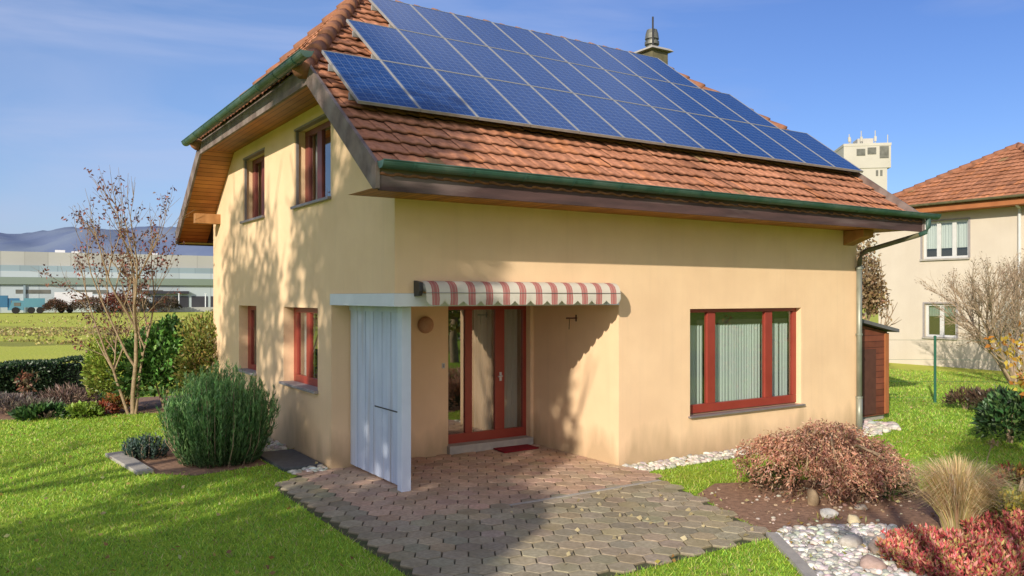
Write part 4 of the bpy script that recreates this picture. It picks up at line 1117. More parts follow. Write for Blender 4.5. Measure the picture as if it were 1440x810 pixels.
# ------------------------------------------------------------------ NEIGHBOUR HOUSE
def neighbour():
    nb = thing('house', (24, 4, 0), 'cream neighbouring house with orange tiled hip roof and white windows', 'house')
    W_ = [(5.78, 7.41, 3.78, 5.10), (6.19, 7.33, 1.02, 2.20)]
    mb = MB(); wall_grid(mb, (24, 2.7, 0), (0, 1, 0), (0, 0, 1), (-1, 0, 0), [0, 6.4], [0, 5.55], [(a - 2.7, b - 2.7, c, d) for a, b, c, d in W_], 0.18)
    mb.face([(24, 2.7, 0), (33, 2.7, 0), (33, 2.7, 5.55), (24, 2.7, 5.55)]); mb.face([(24, 9.1, 0), (33, 9.1, 0), (33, 9.1, 5.55), (24, 9.1, 5.55)]); mb.face([(33, 2.7, 0), (33, 9.1, 0), (33, 9.1, 5.55), (33, 2.7, 5.55)])
    mb.build('wall', M['cream'], nb, fix=False)
    mb = MB(); mb.tube([(23.92, 4.12, 0.05), (23.92, 4.12, 5.3), (23.5, 4.12, 5.5)], 0.05, 8); mb.build('downpipe', M['white'], nb)
    mb = MB(); mb.box(24.35, 3.0, 0.05, 32.8, 8.7, 5.4); mb.build('dim_room_box', M['interior'], nb)  # near-black box, the dim rooms put into its colour
    for k, (a, b, c, d) in enumerate(W_):
        O = (24.10, a, c); U = (0, 1, 0); N = (-1, 0, 0); w, h = b - a, d - c
        n = 3 if k == 0 else 2
        st = [(0, 0.09)] + [(w * q / n - 0.07, w * q / n + 0.07) for q in range(1, n)] + [(w - 0.09, w)]
        f = frame_part('window', O, U, N, w, h, st, 0.08, 0.06, M['white'], nb)
        for q in range(n): pane(O, U, N, st[q][1], st[q + 1][0], 0.08, h - 0.08, M['glass'] if k == 0 else M['skyglass'], f)
        curtain(O, U, N, 0.03, w - 0.03, h * (0.28 if k == 0 else 0.62), h - 0.04, M['curtain2'] if k == 0 else M['curtain'], f, back=0.12, seed=60 + k)
        mb = MB(); mb.box(23.92, a - 0.05, c - 0.06, 24.1, b + 0.05, c); mb.build('sill', M['concrete'], f)
        mb = MB(); mb.box(23.985, a - 0.06, d, 24.01, b + 0.06, d + 0.05); mb.box(23.985, a - 0.06, c, 24.01, a, d); mb.box(23.985, b, c, 24.01, b + 0.06, d); mb.build('surround', M['sill'], f)
    # eave: boxed soffit + fascia, hip roof
    ex0, ey0, ex1, ey1, ez = 23.3, 2.0, 33.7, 9.4, 5.62
    mb = MB(); mb.box(ex0 + 0.03, ey0 + 0.03, 5.38, ex1 - 0.03, ey1 - 0.03, 5.60); mb.build('eave_box', M['orangewood'], nb)
    mb = MB(); half_pipe(mb, (ex0 - 0.09, ey0, 5.66), (ex0 - 0.09, ey1, 5.66), 0.075); half_pipe(mb, (ex0, ey0 - 0.09, 5.66), (ex1, ey0 - 0.09, 5.66), 0.075); mb.build('gutter', M['chimney'], nb)
    cy = (ey0 + ey1) / 2; half = (ey1 - ey0) / 2; sl = 0.612; rz = ez + half * sl
    rg = np.random.default_rng(12)
    px, qx = ex0 + half * 1.06, ex1 - half
    roofm = tile_slope('roof', (ex0, ey0, ez), (0, 1, 0), unit((half * 1.06, 0, half * sl)), None, ey1 - ey0, half * 1.36, [hip_plane((ex0, ey0), (px, cy), (ex0, cy)), hip_plane((ex0, ey1), (px, cy), (ex0, cy))], rg, parent=nb, base=(0.55, 0.245, 0.135), tw=0.24, course=0.32)
    tile_slope('tile_slope', (ex0, ey0, ez), (1, 0, 0), unit((0, half, half * sl)), None, ex1 - ex0, half * 1.3, [hip_plane((ex0, ey0), (px, cy), (28, 3.4)), ((qx, 0, 0), (1, 0, 0)), ((0, cy, 0), (0, 1, 0))], rg, parent=roofm, base=(0.55, 0.245, 0.135), tw=0.24, course=0.32)
    mb = MB(); e = 0.05
    mb.face([(ex0, ey0, ez - e), (ex0, ey1, ez - e), (px, cy, rz - e)]); mb.face([(ex0, ey0, ez - e), (ex1, ey0, ez - e), (qx, cy, rz - e), (px, cy, rz - e)]); mb.face([(ex0, ey1, ez - e), (ex1, ey1, ez - e), (qx, cy, rz - e), (px, cy, rz - e)]); mb.face([(ex1, ey0, ez - e), (ex1, ey1, ez - e), (qx, cy, rz - e)])
    mb.build('underlay', M['ridge'], roofm)
    mb = MB()
    for a, b in (((ex0, ey0, ez), (px, cy, rz)), ((ex0, ey1, ez), (px, cy, rz)), ((px, cy, rz), (qx, cy, rz))):
        a, b = Vector(a), Vector(b); n = int((b - a).length / 0.4)
        for k in range(n): mb.tube([a.lerp(b, k / n) + Vector((0, 0, .02)), a.lerp(b, (k + 1.1) / n)], [0.13, 0.11], 8)
    mb.build('ridge_tiles', M['ridge'], roofm, smooth=True)
neighbour()

# ------------------------------------------------------------------ TOWER
def tower():
    D_ = 220.0
    cx, cy = at(1219, D_)
    t = thing('tower', (cx, cy, 0), 'tall white concrete silo tower with dark top windows behind the roof', 'tower')
    u = np.array([RV[0], RV[1]]); n = np.array([DV[0], DV[1]])
    a = R(-9); u = np.array([u[0] * math.cos(a) - u[1] * math.sin(a), u[0] * math.sin(a) + u[1] * math.cos(a)]); n = np.array([-u[1], u[0]])
    def q(s, d, z): p = np.array([cx, cy]) + u * s + n * d; return (p[0], p[1], z)
    def blk(mb, s0, s1, d0, d1, z0, z1): mb.hexa([q(s0, d0, z0), q(s1, d0, z0), q(s1, d1, z0), q(s0, d1, z0)], [q(s0, d0, z1), q(s1, d0, z1), q(s1, d1, z1), q(s0, d1, z1)])
    mb = MB(); blk(mb, -5.9, 5.2, 0, 12, 0, 43.3); wl = mb.build('wall', M['tower'], t)
    mb = MB(); blk(mb, -6.0, 6.1, -0.25, 12.2, 37.2, 43.2); blk(mb, -6.1, 6.2, -0.35, 12.3, 43.2, 43.9); mb.build('top_storey', M['tower'], t)
    for s0, s1, z0, z1 in ((-2.7, -0.5, 40.6, 42.4), (0.1, 2.3, 40.9, 42.7), (3.2, 5.5, 39.8, 43.0), (2.3, 2.9, 35.0, 36.6), (3.4, 4.0, 35.0, 36.6)):
        mb = MB(); blk(mb, s0, s1, -0.42 if z0 > 38 else -0.06, 0.2, z0, z1); mb.build('window', M['towerwin'], t)
    mb = MB(); blk(mb, -1.9, 2.2, 2, 7, 43.9, 45.6); mb.build('roof_cabin', M['tower'], t)
    for s, h in ((-4.3, 2.8), (-3.9, 1.6), (-1.2, 3.6), (2.4, 3.6), (5.6, 2.4)):
        mb = MB(); mb.tube([q(s, 1.0, 43.9), q(s, 1.0, 43.9 + h)], 0.13, 5)
        if h > 2 and s < 3: blk(mb, s - 0.3, s + 0.3, 0.7, 1.2, 44.6, 45.9)
        mb.build('antenna', M['tower'], t)
tower()

# ------------------------------------------------------------------ INDUSTRIAL HALL AND YARD
def facade_lines(m, dirv, pitch, width, dark):
    nt = m.node_tree; N, L = nt.nodes, nt.links
    b = [n for n in N if n.type == 'BSDF_PRINCIPLED'][0]; src = b.inputs['Base Color'].links[0].from_socket
    tc = N.new('ShaderNodeTexCoord'); dp = N.new('ShaderNodeVectorMath'); dp.operation = 'DOT_PRODUCT'; dp.inputs[1].default_value = dirv; L.new(tc.outputs['Object'], dp.inputs[0])
    q = math_node(N, L, 'DIVIDE', dp.outputs['Value'], pitch); f = math_node(N, L, 'FRACT', q); fl = math_node(N, L, 'FLOOR', q)
    wn = N.new('ShaderNodeTexWhiteNoise'); wn.noise_dimensions = '1D'; L.new(fl, wn.inputs['W'])
    mr = N.new('ShaderNodeMapRange'); mr.inputs[3].default_value = 0.88; mr.inputs[4].default_value = 1.08; L.new(wn.outputs[0], mr.inputs[0])
    v = N.new('ShaderNodeMix'); v.data_type = 'RGBA'; v.blend_type = 'MULTIPLY'; v.inputs[0].default_value = 1; L.new(src, v.inputs[6]); L.new(mr.outputs[0], v.inputs[7])
    x = N.new('ShaderNodeMix'); x.data_type = 'RGBA'; L.new(math_node(N, L, 'LESS_THAN', f, width), x.inputs[0]); L.new(v.outputs[2], x.inputs[6]); x.inputs[7].default_value = (*dark, 1)
    L.new(x.outputs[2], b.inputs['Base Color'])

def hall():
    A = np.array(at(0, 122.0)); B = np.array(at(300, 137.0)); d = (B - A) / np.linalg.norm(B - A); n = np.array([-d[1], d[0]])
    if n @ DV < 0: n = -n
    dv3 = (float(d[0]), float(d[1]), 0.0)
    facade_lines(M['hall1'], dv3, 5.0, 0.03, (0.30, 0.35, 0.38)); facade_lines(M['hall2'], dv3, 2.5, 0.05, (0.20, 0.26, 0.30)); facade_lines(M['hallroof'], dv3, 3.1, 0.04, (0.30, 0.30, 0.28))
    t = thing('industrial_hall', (A[0], A[1], 0), 'long low pale blue grey industrial hall beyond the field', 'hall')
    L0, L1 = -75, 150
    def blk(mb, s0, s1, d0, d1, z0, z1):
        Q = lambda s, e, z: (A[0] + d[0] * s + n[0] * e, A[1] + d[1] * s + n[1] * e, z)
        mb.hexa([Q(s0, d0, z0), Q(s1, d0, z0), Q(s1, d1, z0), Q(s0, d1, z0)], [Q(s0, d0, z1), Q(s1, d0, z1), Q(s1, d1, z1), Q(s0, d1, z1)])
    def part(name, mat, *a):
        mb = MB(); blk(mb, *a); return mb.build(name, M[mat], t)
    part('wall', 'hall1', L0, L1, 0.0, 40, 0, 4.3)
    part('wall_band', 'hall3', L0, L1, -0.5, 40, 4.3, 5.4)
    part('wall_band', 'hall2', L0, L1, 0.0, 40, 5.4, 7.2)
    rf = part('roof', 'hallroof', L0 - 0.5, L1 + 0.5, 0.4, 41, 7.2, 9.3)
    part('wall_band', 'hall1', L0, L1, -0.15, 0.0, 5.4, 6.3)
    for s in np.arange(L0 + 4, L1 - 4, 11.5):
        mb = MB(); blk(mb, s, s + 1.2, 3, 5, 9.3, 9.3 + 0.35); mb.build('roof_vent', M['truckwhite'], rf)
    mb = MB(); blk(mb, 7.2, 8.6, 3, 5, 9.3, 9.8); mb.build('roof_vent', M['truckwhite'], rf)
    for s in np.arange(21.0, 60, 3.0):
        part('loading_door', 'halldark', s, s + 2.55, -0.08, 0.2, 0.0, 2.5)
    for s in np.arange(-70, 19, 8.0):
        part('window_strip', 'towerwin', s, s + 4.6, -0.05, 0.2, 2.9, 3.5)
    for s in (-40, -8, 3, 31, 55):
        part('downpipe', 'hall2', s, s + 0.3, -0.3, 0.0, 0, 5.4)
    part('canopy', 'halldark', 19.5, 26.5, -0.9, 0.0, 2.9, 3.35)
    return A, d, n
HA, HD, HN = hall()
def hq(s, e): return (float(HA[0] + HD[0] * s + HN[0] * e), float(HA[1] + HD[1] * s + HN[1] * e))

def truck(s, e, ln, h, mat, label, cabside=1, cab='truckwhite'):
    x, y = hq(s, e); t = thing('truck', (x, y, 0), label, 'truck', 'vehicles parked before the hall')
    ang = math.atan2(HD[1], HD[0])
    def add(name, m, build):
        mb = MB(); build(mb); c, sn = math.cos(ang), math.sin(ang)
        mb.V = [(x + v[0] * c - v[1] * sn, y + v[0] * sn + v[1] * c, v[2]) for v in mb.V]; return mb.build(name, M[m], t)
    add('cargo_box', mat, lambda m: m.box(-ln / 2, -1.2, 0.9, ln / 2, 1.2, h))
    q = ln / 2 * cabside; k = q + 1.9 * cabside
    add('cab', cab, lambda m: m.hexa([(q, -1.1, 0.5), (k, -1.1, 0.5), (k, 1.1, 0.5), (q, 1.1, 0.5)], [(q, -1.05, h * 0.85), (k - 0.5 * cabside, -1.05, h * 0.85), (k - 0.5 * cabside, 1.05, h * 0.85), (q, 1.05, h * 0.85)]))
    add('cab_window', 'towerwin', lambda m: m.box(q + 0.4 * cabside, -1.12, h * 0.5, q + 1.2 * cabside, 1.12, h * 0.72))
    for wx in (-ln / 2 + 0.9, -ln / 2 + 2.0, q + 1.0 * cabside):
        for wy in (-1.15, 1.15): add('wheel', 'tyre', lambda m: m.tube([(wx, wy - 0.12, 0.48), (wx, wy + 0.12, 0.48)], 0.48, 12))
truck(-2.5, -6, 7.5, 2.6, 'truckblue', 'blue covered truck at the left edge before the hall', 1, 'truckblue')
truck(4.6, -8, 2.6, 2.2, 'truckteal', 'small teal truck just right of the blue truck', -1, 'truckteal')
truck(9.6, -5, 5.0, 3.1, 'truckwhite', 'white box truck at the near end of the hall', 1)
truck(16.2, -3, 4.0, 2.9, 'truckwhite', 'white lorry behind the bare tree, half hidden by hedging', 1)

rng = np.random.default_rng(77)
for s, e, w_, h_, cols, lab in ((7.2, -9, 1.6, 1.9, [(0.16, 0.085, 0.06), (0.12, 0.08, 0.05)], 'dark reddish bush left of the white box truck'),
                                (11.3, -9, 2.2, 2.2, [(0.15, 0.10, 0.065), (0.11, 0.075, 0.05)], 'brown bare bush before the white box truck'),
                                (15.0, -9, 1.7, 3.0, [(0.26, 0.055, 0.03), (0.18, 0.06, 0.04)], 'russet red bush standing out among brown ones by the hall'),
                                (18.3, -9, 1.9, 2.3, [(0.13, 0.10, 0.07), (0.10, 0.08, 0.055)], 'grey brown bush right of the russet bush'),
                                (22.4, -9, 2.0, 2.2, [(0.12, 0.09, 0.06), (0.09, 0.065, 0.05)], 'dark brown bush behind the trunk of the bare tree')):
    x, y = hq(s, e)
    shrub('bush', lab, 'bush', x, y, (w_, w_, h_), 1500, 0.28, 0.16, cols, rng, group='bushes along the hall')
for s, h_, cols, lab in ((38.2, 4.0, [(0.20, 0.055, 0.03), (0.24, 0.09, 0.045)], 'small red leaved tree before the dark loading doors'), (48.5, 3.6, [(0.17, 0.17, 0.045), (0.21, 0.19, 0.05)], 'small olive yellow tree before the dark loading doors')):
    x, y = hq(s, -8); t = thing('young_tree', (x, y, 0), lab, 'tree', 'young trees before the hall')
    mb = MB(); mb.tube([(x, y, 0), (x + .05, y, h_ * 0.75)], [0.08, 0.04], 6); mb.build('trunk', M['twig'], t)
    P, d = shrub_points(900, rng, (x, y, h_ * 0.58), (1.25, 1.25, h_ * 0.42), 0.2, 0.25, 2.0)
    V, F, cc = leaf_quads(P, d + rng.normal(size=P.shape) * .5, 0.32, 0.2, rng, palette(len(P), rng, cols, 0.25)); mesh_np('crown', V, F, M['leaf'], t, cc)
# thin pale poles of the yard fence
x0, y0 = hq(24, -6)
proto = None
for k in range(9):
    s = 24 + k * 3.9 + rng.normal() * 0.3; x, y = hq(s, -6)
    if proto is None:
        mb = MB(); mb.tube([(x, y, 0), (x, y, 2.9)], 0.09, 6); mb.box(x - 0.14, y - 0.14, 2.86, x + 0.14, y + 0.14, 2.95); proto = mb.build('yard_post', M['lintel'], loc=(x, y, 0)); o = proto
    else: o = proto.copy(); COL.objects.link(o); o.location = (x, y, 0)
    tag(o, 'thin pale post in the row before the dark loading doors', 'post', 'posts before the loading doors')
mb = MB()
a, b = hq(20, -6.4), hq(64, -6.4)
dv = Vector((b[0] - a[0], b[1] - a[1], 0)); 
mb.hexa([(a[0], a[1], 0), (b[0], b[1], 0), (b[0], b[1] + .06, 0), (a[0], a[1] + .06, 0)], [(a[0], a[1], .75), (b[0], b[1], .75), (b[0], b[1] + .06, .75), (a[0], a[1] + .06, .75)])
tag(mb.build('yard_wall', M['hallroof']), 'low grey wall in front of the dark loading doors', 'wall')

# ------------------------------------------------------------------ LEFT GARDEN PLANTS
def hedge():
    rg = np.random.default_rng(9)
    t = thing('hedge', (-5, 12.6, 0), 'clipped dark green hedge at the far side of the garden', 'hedge')
    n = 26000
    x = rg.uniform(-14, -1.75, n); yy = rg.uniform(0, 1, n); z = rg.random(n) ** 0.8
    face = rg.random(n)
    P = np.zeros((n, 3))
    lump = 0.05 * np.sin(x * 2.1) + 0.04 * np.sin(x * 5.3 + 1)
    P[:, 0] = x; P[:, 1] = np.where(face < 0.6, 12.25 + rg.random(n) * 0.16, 12.25 + yy * 0.85) + lump; P[:, 2] = np.where(face < 0.6, z * 0.93, 0.90 + 0.05 * rg.random(n)) + lump * 0.5
    D = np.where((face < 0.6)[:, None], np.array([0, -0.7, 0.4]), np.array([0, 0, 1.0])) + rg.normal(size=(n, 3)) * 0.55
    col = palette(n, rg, [(0.022, 0.055, 0.02), (0.03, 0.075, 0.025), (0.05, 0.10, 0.03)], 0.25) * (1 + 0.35 * lump_noise(P, rg, 6, 4.0))[:, None]
    V, F, cc = leaf_quads(P, D, 0.075, 0.045, rg, np.clip(col, 0.003, 1)); mesh_np('foliage', V, F, M['leafgloss'], t, cc)
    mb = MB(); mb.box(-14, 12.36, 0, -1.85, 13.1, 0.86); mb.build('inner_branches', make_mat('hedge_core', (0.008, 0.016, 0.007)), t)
hedge()
rng = np.random.default_rng(101)
GREEN = [(0.03, 0.085, 0.02), (0.05, 0.13, 0.03), (0.085, 0.17, 0.04)]
shrub('shrub', 'light yellow green feathery shrub at the right end of the hedge', 'shrub', *at(166, 17.6), (0.58, 0.5, 1.62), 5200, 0.10, 0.045, [(0.28, 0.42, 0.05), (0.38, 0.48, 0.07), (0.45, 0.47, 0.10)], rng, group='shrubs behind the bare tree')
shrub('shrub', 'large mid green laurel shrub behind the bare tree trunks', 'shrub', *at(232, 17.8), (0.98, 0.8, 1.78), 6500, 0.15, 0.075, [(0.085, 0.22, 0.04), (0.13, 0.30, 0.055), (0.20, 0.37, 0.08), (0.06, 0.13, 0.03)], rng, mat='leafgloss', group='shrubs behind the bare tree')
shrub('shrub', 'olive yellow autumn shrub tight against the far corner of the gable', 'shrub', *at(288, 17.4), (0.72, 0.62, 1.95), 5200, 0.09, 0.045, [(0.24, 0.28, 0.055), (0.30, 0.30, 0.065), (0.18, 0.24, 0.045), (0.36, 0.27, 0.08)], rng, group='shrubs behind the bare tree')

def rowan():
    rg = np.random.default_rng(42)
    x, y = at(187, 16.9)
    t = thing('bare_tree', (x, y, 0), 'slender multi-stemmed bare tree with few dark red leaves', 'tree')
    mb = MB(); tips = []
    side = np.array([RV[0], RV[1]])
    def dirv(s, u, f=0.0): return Vector((RV[0] * s + DV[0] * f, RV[1] * s + DV[1] * f, u))
    grow(mb, tips, rg, (x, y, 0), dirv(-0.06, 1.0), 2.25, 0.050, 0, 4, spread=0.58, up=0.10, nch=(2, 3), seg=6, sides=8, shrink=0.60, wob=0.08)
    grow(mb, tips, rg, (x + side[0] * 0.05, y + side[1] * 0.05, 0), dirv(0.03, 1.0, 0.05), 1.9, 0.034, 0, 4, spread=0.58, up=0.12, nch=(2, 3), seg=6, sides=8, shrink=0.58, wob=0.06)
    grow(mb, tips, rg, (x - side[0] * 0.10, y - side[1] * 0.1, 0), dirv(-0.42, 1.0, -0.1), 1.7, 0.034, 0, 4, spread=0.7, up=0.06, nch=(2, 3), seg=5, sides=7, shrink=0.58, wob=0.07)
    mb.build('trunk', M['bark'], t, fix=False, smooth=True)
    T = np.array([p[0][:] for p in tips]); 
    # leaves hang in clusters on some of the twigs
    cl = rg.random(len(T)) < 0.22
    C = np.repeat(T[cl], 6, 0); C = C + rg.normal(size=C.shape) * 0.055
    D = rg.normal(size=C.shape) + np.array([0, 0, -0.8])
    V, F, cc = leaf_quads(C, D, 0.085 * rg.uniform(0.6, 1.2, len(C)), 0.04, rg, palette(len(C), rg, [(0.20, 0.085, 0.06), (0.28, 0.09, 0.06), (0.14, 0.085, 0.065), (0.38, 0.09, 0.06)], 0.25, [4, 3, 3, 1]))
    mesh_np('crown', V, F, M['leaf'], t, cc)
rowan()

def spiky(name, label, cat, x, y, nshoot, height, radius, cols, rg, lf=0.05, lw=0.008, per=26, spread=0.45, mat='leaf', base_r=0.25, dome=0.42):
    t = thing(name, (x, y, 0), label, cat)
    Cs, Ds, Cl = [], [], []
    mb = MB()
    for k in range(nshoot):
        a = rg.uniform(0, 6.28); q = math.sqrt(rg.random()); 
        bx, by = x + math.cos(a) * q * radius * base_r * 2.2, y + math.sin(a) * q * radius * base_r * 2.2
        ex, ey = x + math.cos(a) * q * radius * (0.85 + 0.3 * rg.random()), y + math.sin(a) * q * radius * (0.85 + 0.3 * rg.random())
        h = height * (1 - dome * q * q) * rg.uniform(0.72, 1.05)
        p0 = np.array([bx, by, 0.0]); p2 = np.array([ex, ey, h]); p1 = np.array([ex * 0.75 + bx * 0.25, ey * 0.75 + by * 0.25, h * 0.42])
        s = rg.random(per) ** 0.95; s.sort()
        P = ((1 - s)[:, None] ** 2) * p0 + (2 * s * (1 - s))[:, None] * p1 + (s ** 2)[:, None] * p2
        Tn = 2 * (1 - s)[:, None] * (p1 - p0) + 2 * s[:, None] * (p2 - p1)
        Cs.append(P); Ds.append(norm(Tn) * 1.1 + rg.normal(size=P.shape) * spread)
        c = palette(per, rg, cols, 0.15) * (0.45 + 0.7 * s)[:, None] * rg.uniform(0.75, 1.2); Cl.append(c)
        if k % 8 == 0: mb.tube([p0, p1, p2], [0.008, 0.005, 0.003], 4, cap=False)
    mb.lathe([(radius * base_r * 2.3, -0.03), (radius * base_r * 2.3, 0.001)], (x, y, 0), 16)
    C = np.concatenate(Cs); D = np.concatenate(Ds); cl = np.clip(np.concatenate(Cl), .003, 1)
    V, F, cc = leaf_quads(C, D, lf * rg.uniform(0.7, 1.3, len(C)), lw, rg, cl); mesh_np('foliage', V, F, M[mat], t, cc)
    mb.build('stem', M['twig'], t, fix=False)
    return t
rng = np.random.default_rng(55)
spiky('evergreen_shrub', 'big upright needle leaved green shrub in front of the gable', 'shrub', -1.18, 3.55, 680, 1.42, 0.78, [(0.13, 0.28, 0.09), (0.17, 0.34, 0.11), (0.24, 0.40, 0.14), (0.10, 0.20, 0.07)], rng, lf=0.085, lw=0.014, per=70, spread=0.30, base_r=0.30, dome=0.36)
spiky('lavender_plant', 'low blue green plant beside the pale stone slab', 'plant', *at(206, 12.35), 110, 0.36, 0.34, [(0.07, 0.12, 0.10), (0.10, 0.16, 0.14), (0.06, 0.12, 0.06)], rng, lf=0.06, lw=0.018, per=26, base_r=0.35)

bedg = 'plants in the bed before the hedge'
shrub('shrub', 'grey brown withered lavender clump at the left picture edge', 'shrub', *at(12, 16.9), (0.62, 0.5, 0.40), 1600, 0.10, 0.022, [(0.20, 0.16, 0.15), (0.15, 0.13, 0.13), (0.24, 0.19, 0.15)], rng, group=bedg, up=0.9)
shrub('shrub', 'pinkish brown withered stalks in the middle of the bed', 'shrub', *at(100, 17.6), (0.65, 0.4, 0.46), 1100, 0.13, 0.018, [(0.27, 0.18, 0.14), (0.20, 0.13, 0.10)], rng, group=bedg, up=0.9)
shrub('shrub', 'dull grey twiggy plant before the pinkish brown stalks', 'shrub', *at(52, 16.8), (0.5, 0.4, 0.28), 900, 0.10, 0.02, [(0.19, 0.16, 0.12), (0.13, 0.12, 0.09)], rng, group=bedg, up=0.8)
shrub('shrub', 'leafy mid green plant low in the bed', 'shrub', *at(64, 16.3), (0.62, 0.4, 0.22), 1000, 0.12, 0.06, GREEN, rng, group=bedg)
shrub('shrub', 'bright lime green plant at the lawn edge', 'shrub', *at(118, 16.5), (0.34, 0.3, 0.22), 600, 0.11, 0.06, [(0.19, 0.30, 0.03), (0.24, 0.36, 0.05)], rng, group=bedg)
shrub('shrub', 'small red leaved plant left of the bare tree foot', 'shrub', *at(145, 16.9), (0.26, 0.26, 0.22), 400, 0.10, 0.05, [(0.36, 0.07, 0.04), (0.28, 0.10, 0.05)], rng, group=bedg)
shrub('shrub', 'rusty orange plant close to the bare tree foot', 'shrub', *at(165, 17.2), (0.28, 0.28, 0.40), 480, 0.10, 0.05, [(0.40, 0.15, 0.04), (0.28, 0.17, 0.05), (0.2, 0.2, 0.05)], rng, group=bedg)
def stalk():
    x, y = at(37, 17.3); t = thing('withered_plant', (x, y, 0), 'tall withered reddish stalk standing against the dark hedge', 'plant')
    mb = MB(); mb.tube([(x, y, 0), (x + .02, y, 0.4), (x - .01, y, 0.78)], [0.02, 0.015, 0.008], 5); mb.build('stem', M['twig'], t)
    P = np.column_stack([x + rng.normal(size=260) * 0.07, y + rng.normal(size=260) * 0.07, rng.uniform(0.05, 0.82, 260)])
    V, F, cc = leaf_quads(P, rng.normal(size=P.shape) + np.array([0, 0, -.8]), 0.12, 0.05, rng, palette(260, rng, [(0.24, 0.10, 0.06), (0.20, 0.15, 0.07)], 0.2)); mesh_np('leaves', V, F, M['leaf'], t, cc)
stalk()

# ------------------------------------------------------------------ RIGHT GARDEN PLANTS
def maple():
    rg = np.random.default_rng(66)
    x, y = at(1162, 10.25); t = thing('dwarf_maple', (x, y, 0), 'low spreading Japanese maple with drooping brown red leaves', 'shrub')
    mb = MB(); tips = []
    for k in range(11):
        a = k * 6.283 / 11 + rg.normal() * .2; rr = rg.uniform(0.62, 0.92)
        p = [(x, y, 0), (x + .12 * math.cos(a), y + .12 * math.sin(a), 0.34), (x + .5 * rr * math.cos(a), y + .5 * rr * math.sin(a), 0.70 + rg.normal() * .05), (x + .95 * rr * math.cos(a), y + .95 * rr * math.sin(a), 0.52), (x + 1.08 * rr * math.cos(a), y + 1.08 * rr * math.sin(a), 0.30)]
        mb.tube(p, [0.035, 0.028, 0.018, 0.010, 0.005], 6, cap=False)
    mb.build('trunk', M['bark'], t, fix=False, smooth=True)
    Ps, As, Qs, Ls = [], [], [], []
    pads = [(0.0, 0.0, 0.70, 0.50)] + [(0.62 * math.cos(t_), 0.62 * math.sin(t_), 0.50 + rg.normal() * 0.06, rg.uniform(0.40, 0.54)) for t_ in np.arange(0, 6.28, 0.78) + 0.2]
    pads += [(0.95 * math.cos(t_), 0.95 * math.sin(t_), 0.30 + rg.normal() * 0.07, rg.uniform(0.26, 0.38)) for t_ in np.arange(0, 6.28, 0.60)]
    lf_ = -RV
    pads += [(lf_[0] * 0.95 + 0.1, lf_[1] * 0.95, 0.55, 0.28), (lf_[0] * 1.15, lf_[1] * 1.15, 0.45, 0.22)]
    for (ox, oy, oz, pr) in pads:
        ox, oy, pr = ox * 0.85, oy * 0.85, pr * 0.88
        m_ = int(30000 * pr * pr / 3.2)
        a_ = rg.uniform(0, 6.283, m_); q_ = np.sqrt(rg.random(m_)); l_ = rg.random(m_) ** 1.5
        zz = oz + 0.16 * np.sqrt(np.clip(1 - q_ ** 2, 0, 1)) - 0.22 * l_ - 0.10 * q_ ** 2
        Ps.append(np.column_stack([x + ox + np.cos(a_) * q_ * pr, y + oy + np.sin(a_) * q_ * pr, zz])); As.append(np.arctan2(oy + np.sin(a_) * q_ * pr, ox + np.cos(a_) * q_ * pr)); Qs.append(np.full(m_, 0.6)); Ls.append(l_)
    P, a, q, lay = np.concatenate(Ps), np.concatenate(As), np.concatenate(Qs), np.concatenate(Ls)
    P[:, 2] += 0.09 * lump_noise(P, rg, 8, 6.0) + 0.03 * np.abs(rg.normal(size=len(P)))
    keep = (P[:, 2] > 0.06) & (lump_noise(P, rg, 7, 9.0) > -0.30)
    P, a, q, lay = P[keep], a[keep], q[keep], lay[keep]
    D = np.column_stack([np.cos(a) * 0.8, np.sin(a) * 0.8, -0.5 - 0.6 * q]) + rg.normal(size=P.shape) * 0.95
    col = palette(len(P), rg, [(0.64, 0.34, 0.22), (0.52, 0.245, 0.155), (0.72, 0.46, 0.30), (0.46, 0.38, 0.16)], 0.2, [5, 4, 3, 1]) * (1.0 - 0.45 * lay)[:, None] * (1 + .3 * lump_noise(P, rg, 6, 8.0))[:, None]  # deeper leaves darkened: the crown's inner shade put into their colour
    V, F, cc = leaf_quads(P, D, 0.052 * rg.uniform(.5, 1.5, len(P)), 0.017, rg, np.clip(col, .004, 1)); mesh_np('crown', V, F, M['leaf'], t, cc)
    rgx = np.random.default_rng(67)
    shrub('ground_cover_plant', 'green leafed low plant under the right skirt of the maple', 'plant', *at(1245, 10.0), (0.36, 0.3, 0.34), 800, 0.08, 0.03, [(0.10, 0.15, 0.03), (0.16, 0.17, 0.04), (0.05, 0.09, 0.02)], rgx, group='low plants about the maple')
    shrub('ground_cover_plant', 'dark green low plant under the left skirt of the maple', 'plant', *at(1090, 10.4), (0.36, 0.3, 0.26), 600, 0.07, 0.03, [(0.06, 0.09, 0.02), (0.10, 0.11, 0.03)], rgx, group='low plants about the maple')
maple()

